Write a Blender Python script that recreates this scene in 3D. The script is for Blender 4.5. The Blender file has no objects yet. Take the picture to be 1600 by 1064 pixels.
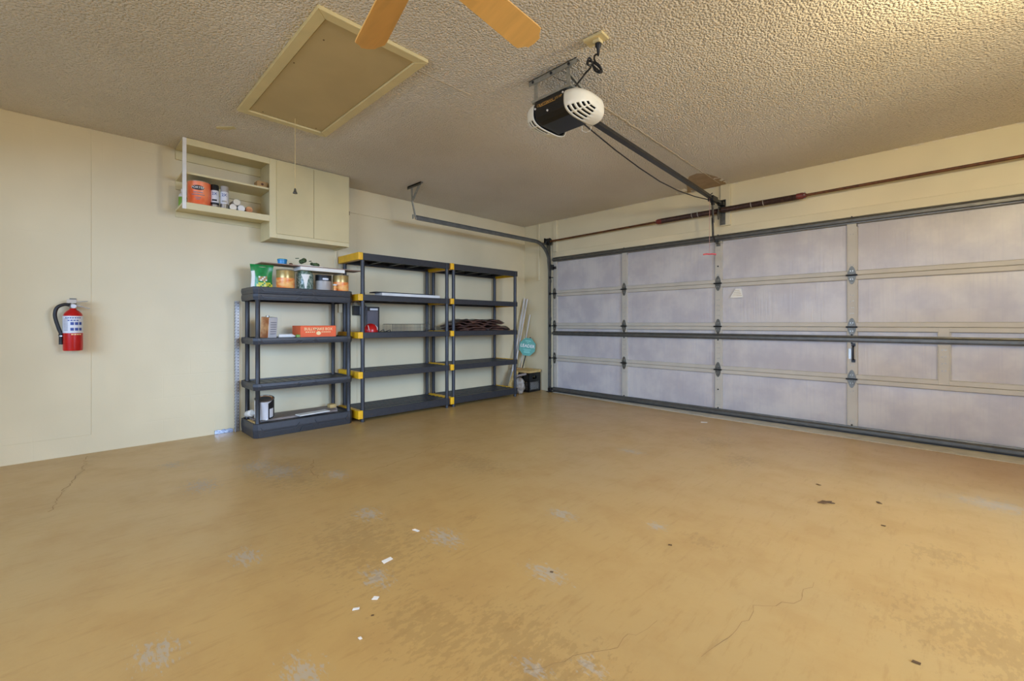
import bpy, bmesh, math, random
from mathutils import Vector, Matrix
random.seed(7)
PI = math.pi
R = math.radians
COL = bpy.context.scene.collection
SC = bpy.context.scene

# ------------------------------------------------------------------ camera, world, lights, exposure
H_CAM = 1.075
cam_d = bpy.data.cameras.new('camera')
cam_d.sensor_width = 36.0
cam_d.lens = 36.0 * 688.0 / 1600.0
cam_d.shift_y = -26.5 / 1600.0
cam_d.clip_start = 0.05
cam = bpy.data.objects.new('camera', cam_d)
COL.objects.link(cam)
cam.location = (0, 0, H_CAM)
cam.rotation_euler = (R(90), 0, R(44.83))
SC.camera = cam

SC.view_settings.view_transform = 'Standard'
SC.view_settings.look = 'None'
SC.view_settings.gamma = 1
SC.view_settings.exposure = -0.08
SC.view_settings.use_curve_mapping = False
SC.cycles.use_denoising = True
SC.cycles.max_bounces = 10
SC.cycles.diffuse_bounces = 6
SC.cycles.caustics_reflective = False
SC.cycles.caustics_refractive = False

world = bpy.data.worlds.new('sky')
SC.world = world
world.use_nodes = True
bg = world.node_tree.nodes['Background']
bg.inputs[0].default_value = (0.55, 0.72, 1.0, 1)
bg.inputs[1].default_value = 0.8

def area(name, loc, rot, sx, sy, power, color, spread=180):
    l = bpy.data.lights.new(name, 'AREA')
    l.shape = 'RECTANGLE'; l.size = sx; l.size_y = sy
    l.energy = power; l.color = color; l.spread = R(spread)
    o = bpy.data.objects.new(name, l); COL.objects.link(o)
    o.location = loc; o.rotation_euler = rot
    return o

# daylight through the doorway behind the camera (sky light, coming down into the room)
area('daylight_back', (0.4, -5.2, 2.2), (R(80), 0, R(14)), 6.0, 2.2, 700, (0.40, 0.60, 1.0))
# daylight through the side window in the right wall
area('daylight_side', (5.2, 2.4, 2.3), (R(80), 0, R(94)), 4.0, 2.4, 860, (0.42, 0.62, 1.0))
# the warm lamp on the ceiling, just out of the frame
pl = bpy.data.lights.new('ceiling_lamp', 'POINT')
pl.energy = 84; pl.color = (1.0, 0.82, 0.49); pl.shadow_soft_size = 0.09
plo = bpy.data.objects.new('ceiling_lamp', pl); COL.objects.link(plo)
plo.location = (0.55, 2.55, 2.30)

# added soft warm fill behind the viewer, brightens the ceiling; no lamp known there
l2 = bpy.data.lights.new('rear_fill', 'POINT')
l2.energy = 42; l2.color = (1.0, 0.86, 0.60); l2.shadow_soft_size = 0.30
l2o = bpy.data.objects.new('rear_fill', l2); COL.objects.link(l2o)
l2o.location = (-1.2, -0.9, 2.0)

# ------------------------------------------------------------------ materials
def lin(c):
    out = []
    for v in c:
        v = v / 255.0
        out.append(v / 12.92 if v <= 0.04045 else ((v + 0.055) / 1.055) ** 2.4)
    return (out[0], out[1], out[2], 1)

class NT:
    def __init__(s, name):
        s.m = bpy.data.materials.new(name); s.m.use_nodes = True
        s.t = s.m.node_tree; s.n = s.t.nodes; s.b = s.n['Principled BSDF']
    def node(s, typ, **kw):
        x = s.n.new(typ)
        for k, v in kw.items(): setattr(x, k, v)
        return x
    def link(s, a, b): s.t.links.new(a, b)
    def coord(s, scale=(1, 1, 1)):
        tc = s.node('ShaderNodeTexCoord'); mp = s.node('ShaderNodeMapping')
        mp.inputs['Scale'].default_value = scale
        s.link(tc.outputs['Object'], mp.inputs['Vector'])
        return mp.outputs['Vector']
    def noise(s, vec, scale, detail=3, rough=0.5):
        x = s.node('ShaderNodeTexNoise')
        x.inputs['Scale'].default_value = scale; x.inputs['Detail'].default_value = detail
        x.inputs['Roughness'].default_value = rough
        s.link(vec, x.inputs['Vector'])
        return x.outputs['Fac']
    def math(s, op, a, b=None, c=None, clamp=False):
        x = s.node('ShaderNodeMath', operation=op); x.use_clamp = clamp
        for i, v in enumerate((a, b, c)):
            if v is None: continue
            if isinstance(v, (int, float)): x.inputs[i].default_value = v
            else: s.link(v, x.inputs[i])
        return x.outputs[0]
    def ramp(s, fac, a, b):     # smooth step between a and b
        x = s.node('ShaderNodeMapRange', interpolation_type='SMOOTHSTEP')
        x.inputs['From Min'].default_value = a; x.inputs['From Max'].default_value = b
        s.link(fac, x.inputs['Value'])
        return x.outputs[0]
    def mix(s, fac, a, b):
        x = s.node('ShaderNodeMix', data_type='RGBA')
        for i, v in ((0, fac), (6, a), (7, b)):
            if isinstance(v, (int, float)): x.inputs[i].default_value = v
            elif isinstance(v, tuple): x.inputs[i].default_value = v
            else: s.link(v, x.inputs[i])
        return x.outputs[2]
    def bump(s, h, strength, dist):
        x = s.node('ShaderNodeBump'); x.inputs['Strength'].default_value = strength
        x.inputs['Distance'].default_value = dist
        s.link(h, x.inputs['Height']); s.link(x.outputs[0], s.b.inputs['Normal'])

def pbr(name, rgb, rough=0.5, metal=0.0, var=0.12, scale=12, bump=0.0, bscale=60, stretch=(1, 1, 1), rgb2=None, spec=None):
    t = NT(name)
    c = lin(rgb)
    v = t.coord(stretch)
    n = t.noise(v, scale, 4)
    dark = tuple(x * (1 - var) for x in c[:3]) + (1,) if rgb2 is None else lin(rgb2)
    lite = tuple(min(1, x * (1 + var)) for x in c[:3]) + (1,) if rgb2 is None else c
    t.link(t.mix(t.ramp(n, 0.3, 0.7), dark, lite), t.b.inputs['Base Color'])
    t.b.inputs['Roughness'].default_value = rough
    t.b.inputs['Metallic'].default_value = metal
    if spec is not None: t.b.inputs['Specular IOR Level'].default_value = spec
    if bump: t.bump(t.noise(v, bscale, 3), bump, 0.003)
    return t.m

# --- walls
def wall_mat(name, rgb):
    t = NT(name)
    v = t.coord()
    big = t.noise(v, 0.9, 3); fine = t.noise(v, 45, 4)
    c = lin(rgb)
    a = tuple(x * 0.93 for x in c[:3]) + (1,); b = tuple(min(1, x * 1.04) for x in c[:3]) + (1,)
    col = t.mix(t.ramp(big, 0.35, 0.65), a, b)
    smudge = t.ramp(t.noise(t.coord((1, 1, 2.2)), 3.2, 6, 0.7), 0.68, 0.8)
    col = t.mix(t.math('MULTIPLY', smudge, 0.22), col, lin((150, 132, 95)))
    t.link(col, t.b.inputs['Base Color'])
    t.b.inputs['Roughness'].default_value = 0.42
    t.b.inputs['Specular IOR Level'].default_value = 0.35
    # faint block joints under the paint
    tc = t.node('ShaderNodeTexCoord')
    sep = t.node('ShaderNodeSeparateXYZ'); t.link(tc.outputs['Object'], sep.inputs[0])
    cmb = t.node('ShaderNodeCombineXYZ')
    t.link(t.math('ADD', sep.outputs[0], sep.outputs[1]), cmb.inputs[0]); t.link(sep.outputs[2], cmb.inputs[1])
    br = t.node('ShaderNodeTexBrick')
    br.inputs['Scale'].default_value = 1.0
    br.inputs['Mortar Size'].default_value = 0.006; br.inputs['Mortar Smooth'].default_value = 0.6
    br.inputs['Brick Width'].default_value = 0.4; br.inputs['Row Height'].default_value = 0.2
    t.link(cmb.outputs[0], br.inputs['Vector'])
    patch = t.ramp(t.noise(v, 1.3, 2), 0.5, 0.62)
    joint = t.math('MULTIPLY', t.math('MULTIPLY', br.outputs['Fac'], patch), -0.55)
    h = t.math('ADD', joint, t.math('MULTIPLY', fine, 0.5))
    t.bump(h, 0.22, 0.004)
    return t.m
M = {}
M['wall'] = wall_mat('wall_paint_cream', (220, 205, 166))
M['header'] = wall_mat('header_paint_cream', (224, 211, 172))

def ceiling_mat():
    t = NT('ceiling_popcorn')
    v = t.coord()
    vo = t.node('ShaderNodeTexVoronoi', feature='SMOOTH_F1'); vo.inputs['Scale'].default_value = 78
    vo.inputs['Smoothness'].default_value = 0.5
    nz = t.node('ShaderNodeTexNoise'); nz.inputs['Scale'].default_value = 25; nz.inputs['Detail'].default_value = 2
    t.link(v, nz.inputs['Vector'])
    add = t.node('ShaderNodeVectorMath', operation='MULTIPLY_ADD')
    t.link(nz.outputs['Color'], add.inputs[0]); add.inputs[1].default_value = (0.018, 0.018, 0.018); t.link(v, add.inputs[2])
    t.link(add.outputs[0], vo.inputs['Vector'])
    blob = t.math('SUBTRACT', 1.0, vo.outputs['Distance'])
    n = t.noise(v, 110, 3)
    h = t.math('ADD', t.math('MULTIPLY', blob, 1.0), t.math('MULTIPLY', n, 0.7))
    big = t.noise(v, 0.8, 3)
    col = t.mix(t.ramp(big, 0.35, 0.65), lin((222, 212, 192)), lin((230, 221, 203)))
    t.link(col, t.b.inputs['Base Color'])
    t.b.inputs['Roughness'].default_value = 0.75
    t.b.inputs['Specular IOR Level'].default_value = 0.3
    t.bump(h, 0.9, 0.016)
    return t.m
M['ceiling'] = ceiling_mat()

def floor_mat():
    t = NT('floor_painted_concrete')
    v = t.coord()
    big = t.noise(v, 0.55, 4); mid = t.noise(v, 3.0, 6, 0.65); fine = t.noise(v, 60, 4)
    streak = t.noise(t.coord((14, 2.2, 1)), 2.2, 6, 0.7)
    col = t.mix(t.ramp(big, 0.3, 0.7), lin((182, 152, 98)), lin((188, 152, 90)))
    col = t.mix(t.math('MULTIPLY', t.ramp(mid, 0.42, 0.68), 0.42), col, lin((170, 132, 76)))
    col = t.mix(t.math('MULTIPLY', t.ramp(streak, 0.52, 0.68), 0.32), col, lin((158, 120, 66)))
    # small dirt specks
    sp = t.ramp(t.noise(v, 22, 5, 0.7), 0.70, 0.76)
    col = t.mix(t.math('MULTIPLY', sp, 0.5), col, lin((110, 82, 44)))
    sepx = t.node('ShaderNodeSeparateXYZ'); t.link(v, sepx.inputs[0])
    X, Y = sepx.outputs[0], sepx.outputs[1]
    ragged = t.noise(t.coord((1.0, 2.6, 1)), 26, 6, 0.7)
    ragged2 = t.noise(t.coord((2.2, 1.0, 1)), 20, 6, 0.7)
    def patches(lst, rg, thr):
        acc = None
        for (px, py, rx, ry) in lst:
            dx = t.math('DIVIDE', t.math('SUBTRACT', X, px), rx)
            dy = t.math('DIVIDE', t.math('SUBTRACT', Y, py), ry)
            d = t.math('SQRT', t.math('ADD', t.math('MULTIPLY', dx, dx), t.math('MULTIPLY', dy, dy)))
            k = t.math('SUBTRACT', 1.0, d, clamp=True)
            acc = k if acc is None else t.math('MAXIMUM', acc, k)
        s = t.math('ADD', t.math('MULTIPLY', acc, 0.24), rg)
        return t.math('MULTIPLY', t.ramp(s, thr, thr + 0.06), t.ramp(acc, 0.0, 0.12))
    # worn paint showing grey concrete
    grey = patches([(-3.52, 0.62, .26, .16), (-3.70, 1.00, .30, .20), (-3.45, 1.08, .34, .22), (-3.09, 1.34, .20, .13),
                    (-2.30, .576, .16, .10), (-2.33, 1.19, .17, .12), (-1.80, 1.33, .20, .12), (-1.23, 1.45, .17, .10),
                    (-1.55, 1.96, .16, .10), (-1.90, 3.33, .22, .10), (0.20, 3.87, .35, .22), (-1.40, .50, .16, .10),
                    (-1.83, .20, .15, .10), (-1.72, .92, .16, .09), (-.92, 1.02, .10, .06), (-.80, 1.15, .09, .06),
                    (-4.2, .55, .18, .12), (-1.1, 2.2, .10, .08)], ragged, 0.63)
    col = t.mix(t.math('MULTIPLY', grey, 0.62), col, lin((172, 165, 148)))
    dark = patches([(-1.52, 4.14, .28, .30), (-1.15, 3.7, .2, .3), (-.86, 2.2, .14, .10), (-1.86, 1.57, .09, .06), (-3.35, 1.12, .7, .35), (-3.45, 1.06, .3, .14),
                    (-1.0, 1.05, .55, .3), (-.03, 2.85, .2, .18), (-.53, 3.2, .10, .06), (-2.6, 2.2, .5, .3), (.15, 2.2, .5, .4),
                    (-1.30, .9, .4, .25), (-2.0, 1.0, .6, .4)], ragged2, 0.62)
    col = t.mix(t.math('MULTIPLY', dark, 0.20), col, lin((112, 86, 50)))
    t.link(col, t.b.inputs['Base Color'])
    rg = t.math('ADD', 0.22, t.math('MULTIPLY', mid, 0.28))
    t.link(t.math('ADD', rg, t.math('MULTIPLY', grey, 0.2)), t.b.inputs['Roughness'])
    t.b.inputs['Specular IOR Level'].default_value = 0.65
    t.bump(t.math('ADD', t.math('MULTIPLY', mid, 1.2), t.math('ADD', t.math('MULTIPLY', fine, 0.3), t.math('MULTIPLY', grey, -0.3))), 0.25, 0.004)
    return t.m
M['floor'] = floor_mat()

def insul_mat():
    t = NT('insulation_facing')
    v = t.coord()
    st = t.noise(t.coord((26, 1, 0.9)), 2.0, 5, 0.6)
    bl = t.noise(v, 2.4, 4, 0.6)
    col = t.mix(t.ramp(bl, 0.35, 0.65), lin((184, 178, 176)), lin((204, 198, 190)))
    col = t.mix(t.math('MULTIPLY', t.ramp(st, 0.5, 0.72), 0.25), col, lin((170, 168, 176)))
    t.link(col, t.b.inputs['Base Color'])
    t.b.inputs['Roughness'].default_value = 0.34
    t.b.inputs['Specular IOR Level'].default_value = 0.6
    t.bump(t.math('ADD', st, t.math('MULTIPLY', bl, 1.5)), 0.35, 0.008)
    return t.m
M['insul'] = insul_mat()
M['stile'] = pbr('door_steel_cream', (190, 183, 166), 0.45, var=.05, scale=5)
M['door_seal'] = pbr('sill_strip_grey_white', (186, 180, 160), 0.8, var=.1, scale=9, bump=.3)
M['galv'] = pbr('galvanised_steel', (112, 110, 100), 0.42, 0.75, var=.2, scale=20)
M['galv_light'] = pbr('galvanised_light', (170, 170, 160), 0.4, 0.7, var=.15, scale=30)
M['strut'] = pbr('strut_steel_grey', (98, 96, 88), 0.42, 0.55, var=.14, scale=14)
M['track'] = pbr('track_steel_grey', (116, 116, 110), 0.42, 0.6, var=.14, scale=14)
M['black_metal'] = pbr('black_painted_steel', (34, 33, 31), 0.4, 0.3, var=.2)
M['rail_metal'] = pbr('dark_rail_steel', (58, 56, 52), 0.38, 0.4, var=.15)
M['rust'] = pbr('rusty_brown_shaft', (116, 72, 36), 0.55, 0.3, var=.25, scale=24, rgb2=(84, 50, 24))
M['spring'] = pbr('spring_brown', (72, 50, 40), 0.5, 0.4, var=.25, scale=40)
M['red_paint'] = pbr('cone_red_paint', (112, 44, 34), 0.5, var=.2)
M['cabinet'] = pbr('cabinet_paint_beige', (212, 198, 150), 0.42, var=.04, scale=4, bump=.06)
M['cabinet_door'] = pbr('cabinet_door_beige', (206, 190, 140), 0.45, var=.04, scale=3)
M['hatch_panel'] = pbr('hatch_panel_tan', (190, 170, 122), 0.6, var=.04, scale=3)
M['hatch_frame'] = pbr('hatch_frame_cream', (214, 198, 146), 0.5, var=.05, scale=6)
M['plastic_black'] = pbr('shelf_plastic_black', (44, 44, 45), 0.42, var=.12, scale=30, bump=.15, bscale=200)
M['yellow'] = pbr('bracket_plastic_yellow', (232, 176, 22), 0.42, var=.08)
M['white'] = pbr('white_plastic', (226, 222, 212), 0.4, var=.05)
M['offwhite'] = pbr('offwhite_lens_plastic', (228, 222, 200), 0.3, var=.03)
M['black'] = pbr('black_plastic', (26, 25, 24), 0.3, var=.1)
M['rubber'] = pbr('black_rubber', (24, 23, 22), 0.5, var=.15)
M['gold'] = pbr('gold_print', (196, 150, 76), 0.4, var=.1)
M['orange_wood'] = pbr('fan_blade_maple', (224, 172, 92), 0.38, var=.06, scale=4, stretch=(1, 8, 1))
M['brass'] = pbr('fan_brass', (170, 130, 60), 0.3, 0.9)
M['red'] = pbr('extinguisher_red', (186, 24, 22), 0.28, var=.08)
M['chrome'] = pbr('dull_chrome', (180, 178, 172), 0.28, 0.9)
M['label_white'] = pbr('printed_label_white', (214, 214, 214), 0.45, var=.04)
M['label_blue'] = pbr('print_blue', (52, 72, 140), 0.45)
M['label_grey'] = pbr('print_grey', (130, 132, 140), 0.5)
M['label_black'] = pbr('print_black', (28, 28, 30), 0.45)
M['can_orange'] = pbr('can_label_orange', (240, 104, 56), 0.35, var=.15, scale=14, rgb2=(250, 146, 96), stretch=(1, 1, .6))
M['can_orange_yellow'] = pbr('can_label_orange_swirl', (238, 116, 38), 0.35, scale=17, rgb2=(250, 190, 110), stretch=(1, 1, 1.8))
M['can_gold'] = pbr('can_gold_band', (186, 158, 96), 0.32, 0.5, var=.1)
M['tin'] = pbr('tinplate', (176, 172, 160), 0.3, 0.85, var=.12)
M['tin_grey'] = pbr('can_label_grey', (168, 160, 148), 0.4, var=.08)
M['rust_lid'] = pbr('rusty_lid', (160, 92, 44), 0.5, .1, scale=14, rgb2=(216, 164, 106))
M['green_bag'] = pbr('bag_green', (24, 132, 62), 0.3, var=.2, scale=30)
M['yellow_print'] = pbr('bag_yellow_print', (226, 214, 70), 0.35, var=.2, scale=40)
M['green_glass'] = pbr('jar_green_contents', (50, 84, 66), 0.25, scale=55, rgb2=(170, 184, 168))
M['blue'] = pbr('blue_cap', (40, 136, 190), 0.35)
M['green_small'] = pbr('small_green', (120, 160, 50), 0.4)
M['dark_green'] = pbr('dark_green_knob', (30, 40, 28), 0.35, scale=60, rgb2=(90, 110, 70))
M['wood'] = pbr('plank_pale_wood', (186, 152, 88), 0.6, scale=9, rgb2=(214, 184, 120), stretch=(9, 1, 9), bump=.2)
M['wood_brown'] = pbr('board_thin_brown', (150, 120, 100), 0.55, var=.1)
M['wood_grey'] = pbr('boards_grey_brown', (150, 136, 124), 0.65, scale=8, rgb2=(120, 106, 96), stretch=(8, 1, 8), bump=.25)
M['cardboard'] = pbr('cardboard_tan', (178, 140, 86), 0.7, var=.08)
M['orange_box'] = pbr('box_orange', (240, 96, 36), 0.5, var=.04)
M['paper'] = pbr('paper_white', (232, 228, 214), 0.7, var=.04)
M['cream_print'] = pbr('cream_print', (250, 214, 150), 0.5, var=.02)
M['grey_box'] = pbr('metal_box_grey', (96, 92, 96), 0.4, .4, var=.08)
M['tarp'] = pbr('tarp_brown', (84, 52, 38), 0.32, var=.25, scale=10, rgb2=(46, 28, 22))
M['tarp_black'] = pbr('tarp_black', (26, 22, 20), 0.35)
M['wire'] = pbr('wire_rack_steel', (120, 116, 106), 0.35, .8)
M['teal'] = pbr('sign_teal', (16, 140, 118), 0.4, var=.05)
M['teal_light'] = pbr('sign_teal_light', (110, 190, 172), 0.4, var=.05)
M['tube'] = pbr('tube_offwhite', (206, 202, 192), 0.35, var=.06)
M['bag_grey'] = pbr('bag_grey_white', (190, 182, 168), 0.45, scale=18, rgb2=(140, 130, 116), bump=.5, bscale=25)
M['foil'] = pbr('foil_strip', (186, 194, 206), 0.3, .7, scale=50, rgb2=(130, 140, 160), bump=.6)
M['perf'] = pbr('perforated_steel', (188, 186, 182), 0.42, .45, var=.08)
M['hole'] = pbr('dark_hole', (70, 68, 66), 0.8)
M['bare'] = pbr('bare_drywall_brown', (172, 148, 116), 0.8, var=.08, scale=10)
M['flake'] = pbr('paint_flake_white', (222, 212, 188), 0.7)
M['crack'] = pbr('floor_crack_dark', (150, 122, 82), 0.9)
M['ridge'] = pbr('ceiling_tape_ridge', (196, 180, 150), 0.8)
M['leaf'] = pbr('dry_leaf', (92, 66, 34), 0.8, var=.3)
M['red_handle'] = pbr('release_handle_red', (214, 60, 60), 0.4)
M['pink_cord'] = pbr('release_cord_pink', (206, 150, 132), 0.6)
M['cord'] = pbr('cord_tan', (206, 180, 120), 0.7)
M['conduit'] = pbr('wall_cable_cream', (206, 190, 150), 0.5)

# ------------------------------------------------------------------ mesh helpers
ORG = {}      # object -> world position of its origin
class MB:
    def __init__(s): s.v = []; s.f = []; s.mi = []
    def add(s, vs, fs, m=0, mat=None):
        o = len(s.v)
        for p in vs:
            p = Vector(p)
            if mat is not None: p = mat @ p
            s.v.append(p)
        for f in fs: s.f.append([i + o for i in f]); s.mi.append(m)
        return s
    def box(s, x0, x1, y0, y1, z0, z1, m=0, mat=None):
        x0, x1 = min(x0, x1), max(x0, x1); y0, y1 = min(y0, y1), max(y0, y1); z0, z1 = min(z0, z1), max(z0, z1)
        vs = [(x0, y0, z0), (x1, y0, z0), (x1, y1, z0), (x0, y1, z0), (x0, y0, z1), (x1, y0, z1), (x1, y1, z1), (x0, y1, z1)]
        return s.add(vs, [(0, 3, 2, 1), (4, 5, 6, 7), (0, 1, 5, 4), (1, 2, 6, 5), (2, 3, 7, 6), (3, 0, 4, 7)], m, mat)
    def cbox(s, c, sz, m=0, mat=None):
        return s.box(c[0] - sz[0] / 2, c[0] + sz[0] / 2, c[1] - sz[1] / 2, c[1] + sz[1] / 2, c[2] - sz[2] / 2, c[2] + sz[2] / 2, m, mat)
    def prism(s, poly, axis, a, b, m=0, mat=None):
        """poly: 2-D points in the other two axes (in x,y,z order), extruded along axis from a to b"""
        def P(p, d):
            q = list(p); q.insert(axis, d); return tuple(q)
        n = len(poly)
        vs = [P(p, a) for p in poly] + [P(p, b) for p in poly]
        fs = [list(range(n)), list(range(2 * n - 1, n - 1, -1))]
        for i in range(n):
            j = (i + 1) % n
            fs.append([i, i + n, j + n, j])
        return s.add(vs, fs, m, mat)
    def tube(s, pts, r, n=8, m=0, mat=None, closed=False, radii=None):
        pts = [Vector(p) for p in pts]; N = len(pts); vs = []
        up = None
        for i, p in enumerate(pts):
            if closed: d = pts[(i + 1) % N] - pts[i - 1]
            else: d = (pts[min(i + 1, N - 1)] - pts[max(i - 1, 0)])
            d = d.normalized() if d.length > 1e-9 else Vector((0, 0, 1))
            if up is None:
                up = Vector((0, 0, 1)) if abs(d.z) < .9 else Vector((1, 0, 0))
            a = (up - d * up.dot(d))
            a = a.normalized() if a.length > 1e-6 else d.orthogonal().normalized()
            up = a
            b = d.cross(a)
            rr = radii[i] if radii else r
            for k in range(n):
                t = 2 * PI * k / n + PI / n
                vs.append(p + a * (math.cos(t) * rr) + b * (math.sin(t) * rr))
        fs = []
        for i in range(N if closed else N - 1):
            j = (i + 1) % N
            for k in range(n):
                l = (k + 1) % n
                fs.append([i * n + k, i * n + l, j * n + l, j * n + k])
        if not closed:
            fs.append([k for k in range(n)][::-1]); fs.append([(N - 1) * n + k for k in range(n)])
        return s.add(vs, fs, m, mat)
    def lathe(s, prof, c=(0, 0, 0), n=24, m=0, mat=None, ms=None):
        vs = []; fs = []; N = len(prof)
        for (r, z) in prof:
            for k in range(n):
                t = 2 * PI * k / n
                vs.append((c[0] + max(r, 1e-5) * math.cos(t), c[1] + max(r, 1e-5) * math.sin(t), c[2] + z))
        o = len(s.v)
        for p in vs:
            p = Vector(p); s.v.append(mat @ p if mat is not None else p)
        for i in range(N - 1):
            for k in range(n):
                l = (k + 1) % n
                s.f.append([o + i * n + k, o + i * n + l, o + (i + 1) * n + l, o + (i + 1) * n + k])
                s.mi.append(ms[i] if ms else m)
        if prof[0][0] > 1e-4: s.f.append([o + k for k in range(n)][::-1]); s.mi.append(ms[0] if ms else m)
        if prof[-1][0] > 1e-4: s.f.append([o + (N - 1) * n + k for k in range(n)]); s.mi.append(ms[-1] if ms else m)
        return s
    def build(s, name, mats, parent=None, origin=None, smooth=False, bevel=0.0, bseg=1, angle=40):
        if isinstance(mats, str): mats = [mats]
        if parent is not None: org = ORG[parent]
        elif origin is not None: org = Vector(origin)
        else:
            xs = [p.x for p in s.v]; ys = [p.y for p in s.v]; zs = [p.z for p in s.v]
            org = Vector(((min(xs) + max(xs)) / 2, (min(ys) + max(ys)) / 2, min(zs)))
        me = bpy.data.meshes.new(name)
        me.from_pydata([tuple(p - org) for p in s.v], [], s.f)
        for k in mats: me.materials.append(M[k])
        me.polygons.foreach_set('material_index', s.mi)
        bm = bmesh.new(); bm.from_mesh(me)
        bmesh.ops.recalc_face_normals(bm, faces=bm.faces)
        bm.to_mesh(me); bm.free()
        if smooth:
            me.polygons.foreach_set('use_smooth', [True] * len(me.polygons))
            me.set_sharp_from_angle(angle=R(angle))
        me.update()
        o = bpy.data.objects.new(name, me); COL.objects.link(o)
        if parent is not None:
            o.parent = parent
            ORG[o] = org
        else:
            o.location = org; ORG[o] = org
        if bevel:
            b = o.modifiers.new('bevel', 'BEVEL'); b.width = bevel; b.segments = bseg
            b.limit_method = 'ANGLE'; b.angle_limit = R(40)
        return o

def tag(o, label=None, cat=None, group=None, kind=None):
    if label: o['label'] = label
    if cat: o['category'] = cat
    if group: o['group'] = group
    if kind: o['kind'] = kind
    return o
def empty(name, loc, label=None, cat=None, group=None, kind=None):
    o = bpy.data.objects.new(name, None); COL.objects.link(o)
    o.location = loc; o.empty_display_size = .1
    ORG[o] = Vector(loc)
    return tag(o, label, cat, group, kind)
def copy_tree(o, parent=None, off=None):
    c = o.copy(); COL.objects.link(c); c.parent = parent
    if parent is None and off is not None: c.location = o.location + Vector(off)
    ORG[c] = ORG[o] + (Vector(off) if off else Vector((0, 0, 0)))
    for ch in list(o.children): copy_tree(ch, c, off)
    return c
def rotz_about(c, a):
    return Matrix.Translation(Vector(c)) @ Matrix.Rotation(a, 4, 'Z')
def frame(c, xa, ya, za):
    m = Matrix((xa, ya, za)).transposed().to_4x4(); m.translation = Vector(c); return m

_tc = {}
def text_geo(txt, size, extrude=0.0):
    """flat letters as polygons, centred on the origin in x,y"""
    key = (txt, size)
    if key not in _tc:
        cu = bpy.data.curves.new('lettering', 'FONT'); cu.body = txt; cu.size = size
        cu.offset = .014 * size; cu.align_x = 'CENTER'; cu.align_y = 'CENTER'; cu.resolution_u = 2
        o = bpy.data.objects.new('lettering', cu); COL.objects.link(o)
        bpy.context.view_layer.update()
        me = bpy.data.meshes.new_from_object(o)
        vs = [tuple(v.co) for v in me.vertices]; fs = [list(p.vertices) for p in me.polygons]
        bpy.data.objects.remove(o); bpy.data.curves.remove(cu); bpy.data.meshes.remove(me)
        _tc[key] = (vs, fs)
    return _tc[key]
def text_on(mb, txt, size, mat, m=0, sx=1.0):
    vs, fs = text_geo(txt, size)
    return mb.add([(p[0] * sx, p[1], 0) for p in vs], fs, m, mat)
def text_wrap(mb, txt, size, c, r, ang, z, m=0, sx=1.0):
    """letters wrapped round a vertical cylinder at centre c, facing angle ang"""
    vs, fs = text_geo(txt, size)
    out = []
    for p in vs:
        a = ang + p[0] * sx / r
        out.append((c[0] + r * math.cos(a), c[1] + r * math.sin(a), z + p[1]))
    return mb.add(out, fs, m)
def wrap_patch(mb, poly, c, r, ang, m=0, n=1):
    """polygon (s,z) wrapped round the cylinder, cut in vertical strips"""
    xs = [p[0] for p in poly]; x0, x1 = min(xs), max(xs)
    def yr(x):
        ys = []
        k = len(poly)
        for i in range(k):
            a, b = poly[i], poly[(i + 1) % k]
            if (a[0] - x) * (b[0] - x) <= 0 and abs(a[0] - b[0]) > 1e-9:
                t = (x - a[0]) / (b[0] - a[0]); ys.append(a[1] + t * (b[1] - a[1]))
        return (min(ys), max(ys)) if ys else (0, 0)
    N = 12; vs = []; fs = []
    for i in range(N + 1):
        x = x0 + (x1 - x0) * (i / N) * .9998 + (x1 - x0) * .0001
        lo, hi = yr(x); a = ang + x / r
        vs += [(c[0] + r * math.cos(a), c[1] + r * math.sin(a), lo), (c[0] + r * math.cos(a), c[1] + r * math.sin(a), hi)]
    for i in range(N): fs.append([2 * i, 2 * i + 2, 2 * i + 3, 2 * i + 1])
    return mb.add(vs, fs, m)

# ------------------------------------------------------------------ room
XL, YF, ZC = -5.06, 5.39, 2.69
XR, YB = 1.25, -1.3
def structure(mb, name, mats, **kw):
    o = mb.build(name, mats, **kw); o['kind'] = 'structure'; return o
fl = structure(MB().box(XL - .2, XR + .2, YB - .2, YF + .6, -0.15, 0), 'floor', 'floor', origin=(0, 0, 0))
tag(fl, 'tan painted concrete garage floor with worn grey patches', 'floor')
ce = structure(MB().box(XL - .2, XR + .2, YB - .2, YF + .3, ZC, ZC + .12), 'ceiling', 'ceiling', origin=(0, 0, 0))
tag(ce, 'cream popcorn-textured garage ceiling', 'ceiling')
wl = structure(MB().box(XL - .18, XL, YB - .18, YF + .18, 0, ZC), 'wall_left', 'wall', origin=(XL, 0, 0))
tag(wl, 'cream painted block wall behind the shelving', 'wall')
# proud skim coat left of the vertical joint, and the bond beam over the shelves
MB().box(XL - .01, XL + .0025, YB, .13, .152, ZC - .001).build('skim_coat', 'wall', parent=wl, bevel=.0015)
MB().box(XL - .01, XL + .010, 2.17, YF, 2.392, ZC - .001).build('bond_beam', 'wall', parent=wl, bevel=.006, bseg=2)
MB().box(XL - .01, XL + .012, 2.17, 2.44, 0.001, 2.39).build('pilaster', 'wall', parent=wl, bevel=.004)
DX0, DX1, DZ = -4.44, .58, 2.09
wf = structure(MB().box(XL, DX0, YF, YF + .2, 0, ZC).box(DX1, XR, YF, YF + .2, 0, ZC).box(DX0, DX1, YF, YF + .2, DZ, ZC),
               'wall_front', 'header', origin=(0, YF, 0))
tag(wf, 'cream wall and header around the garage door', 'wall')
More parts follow.
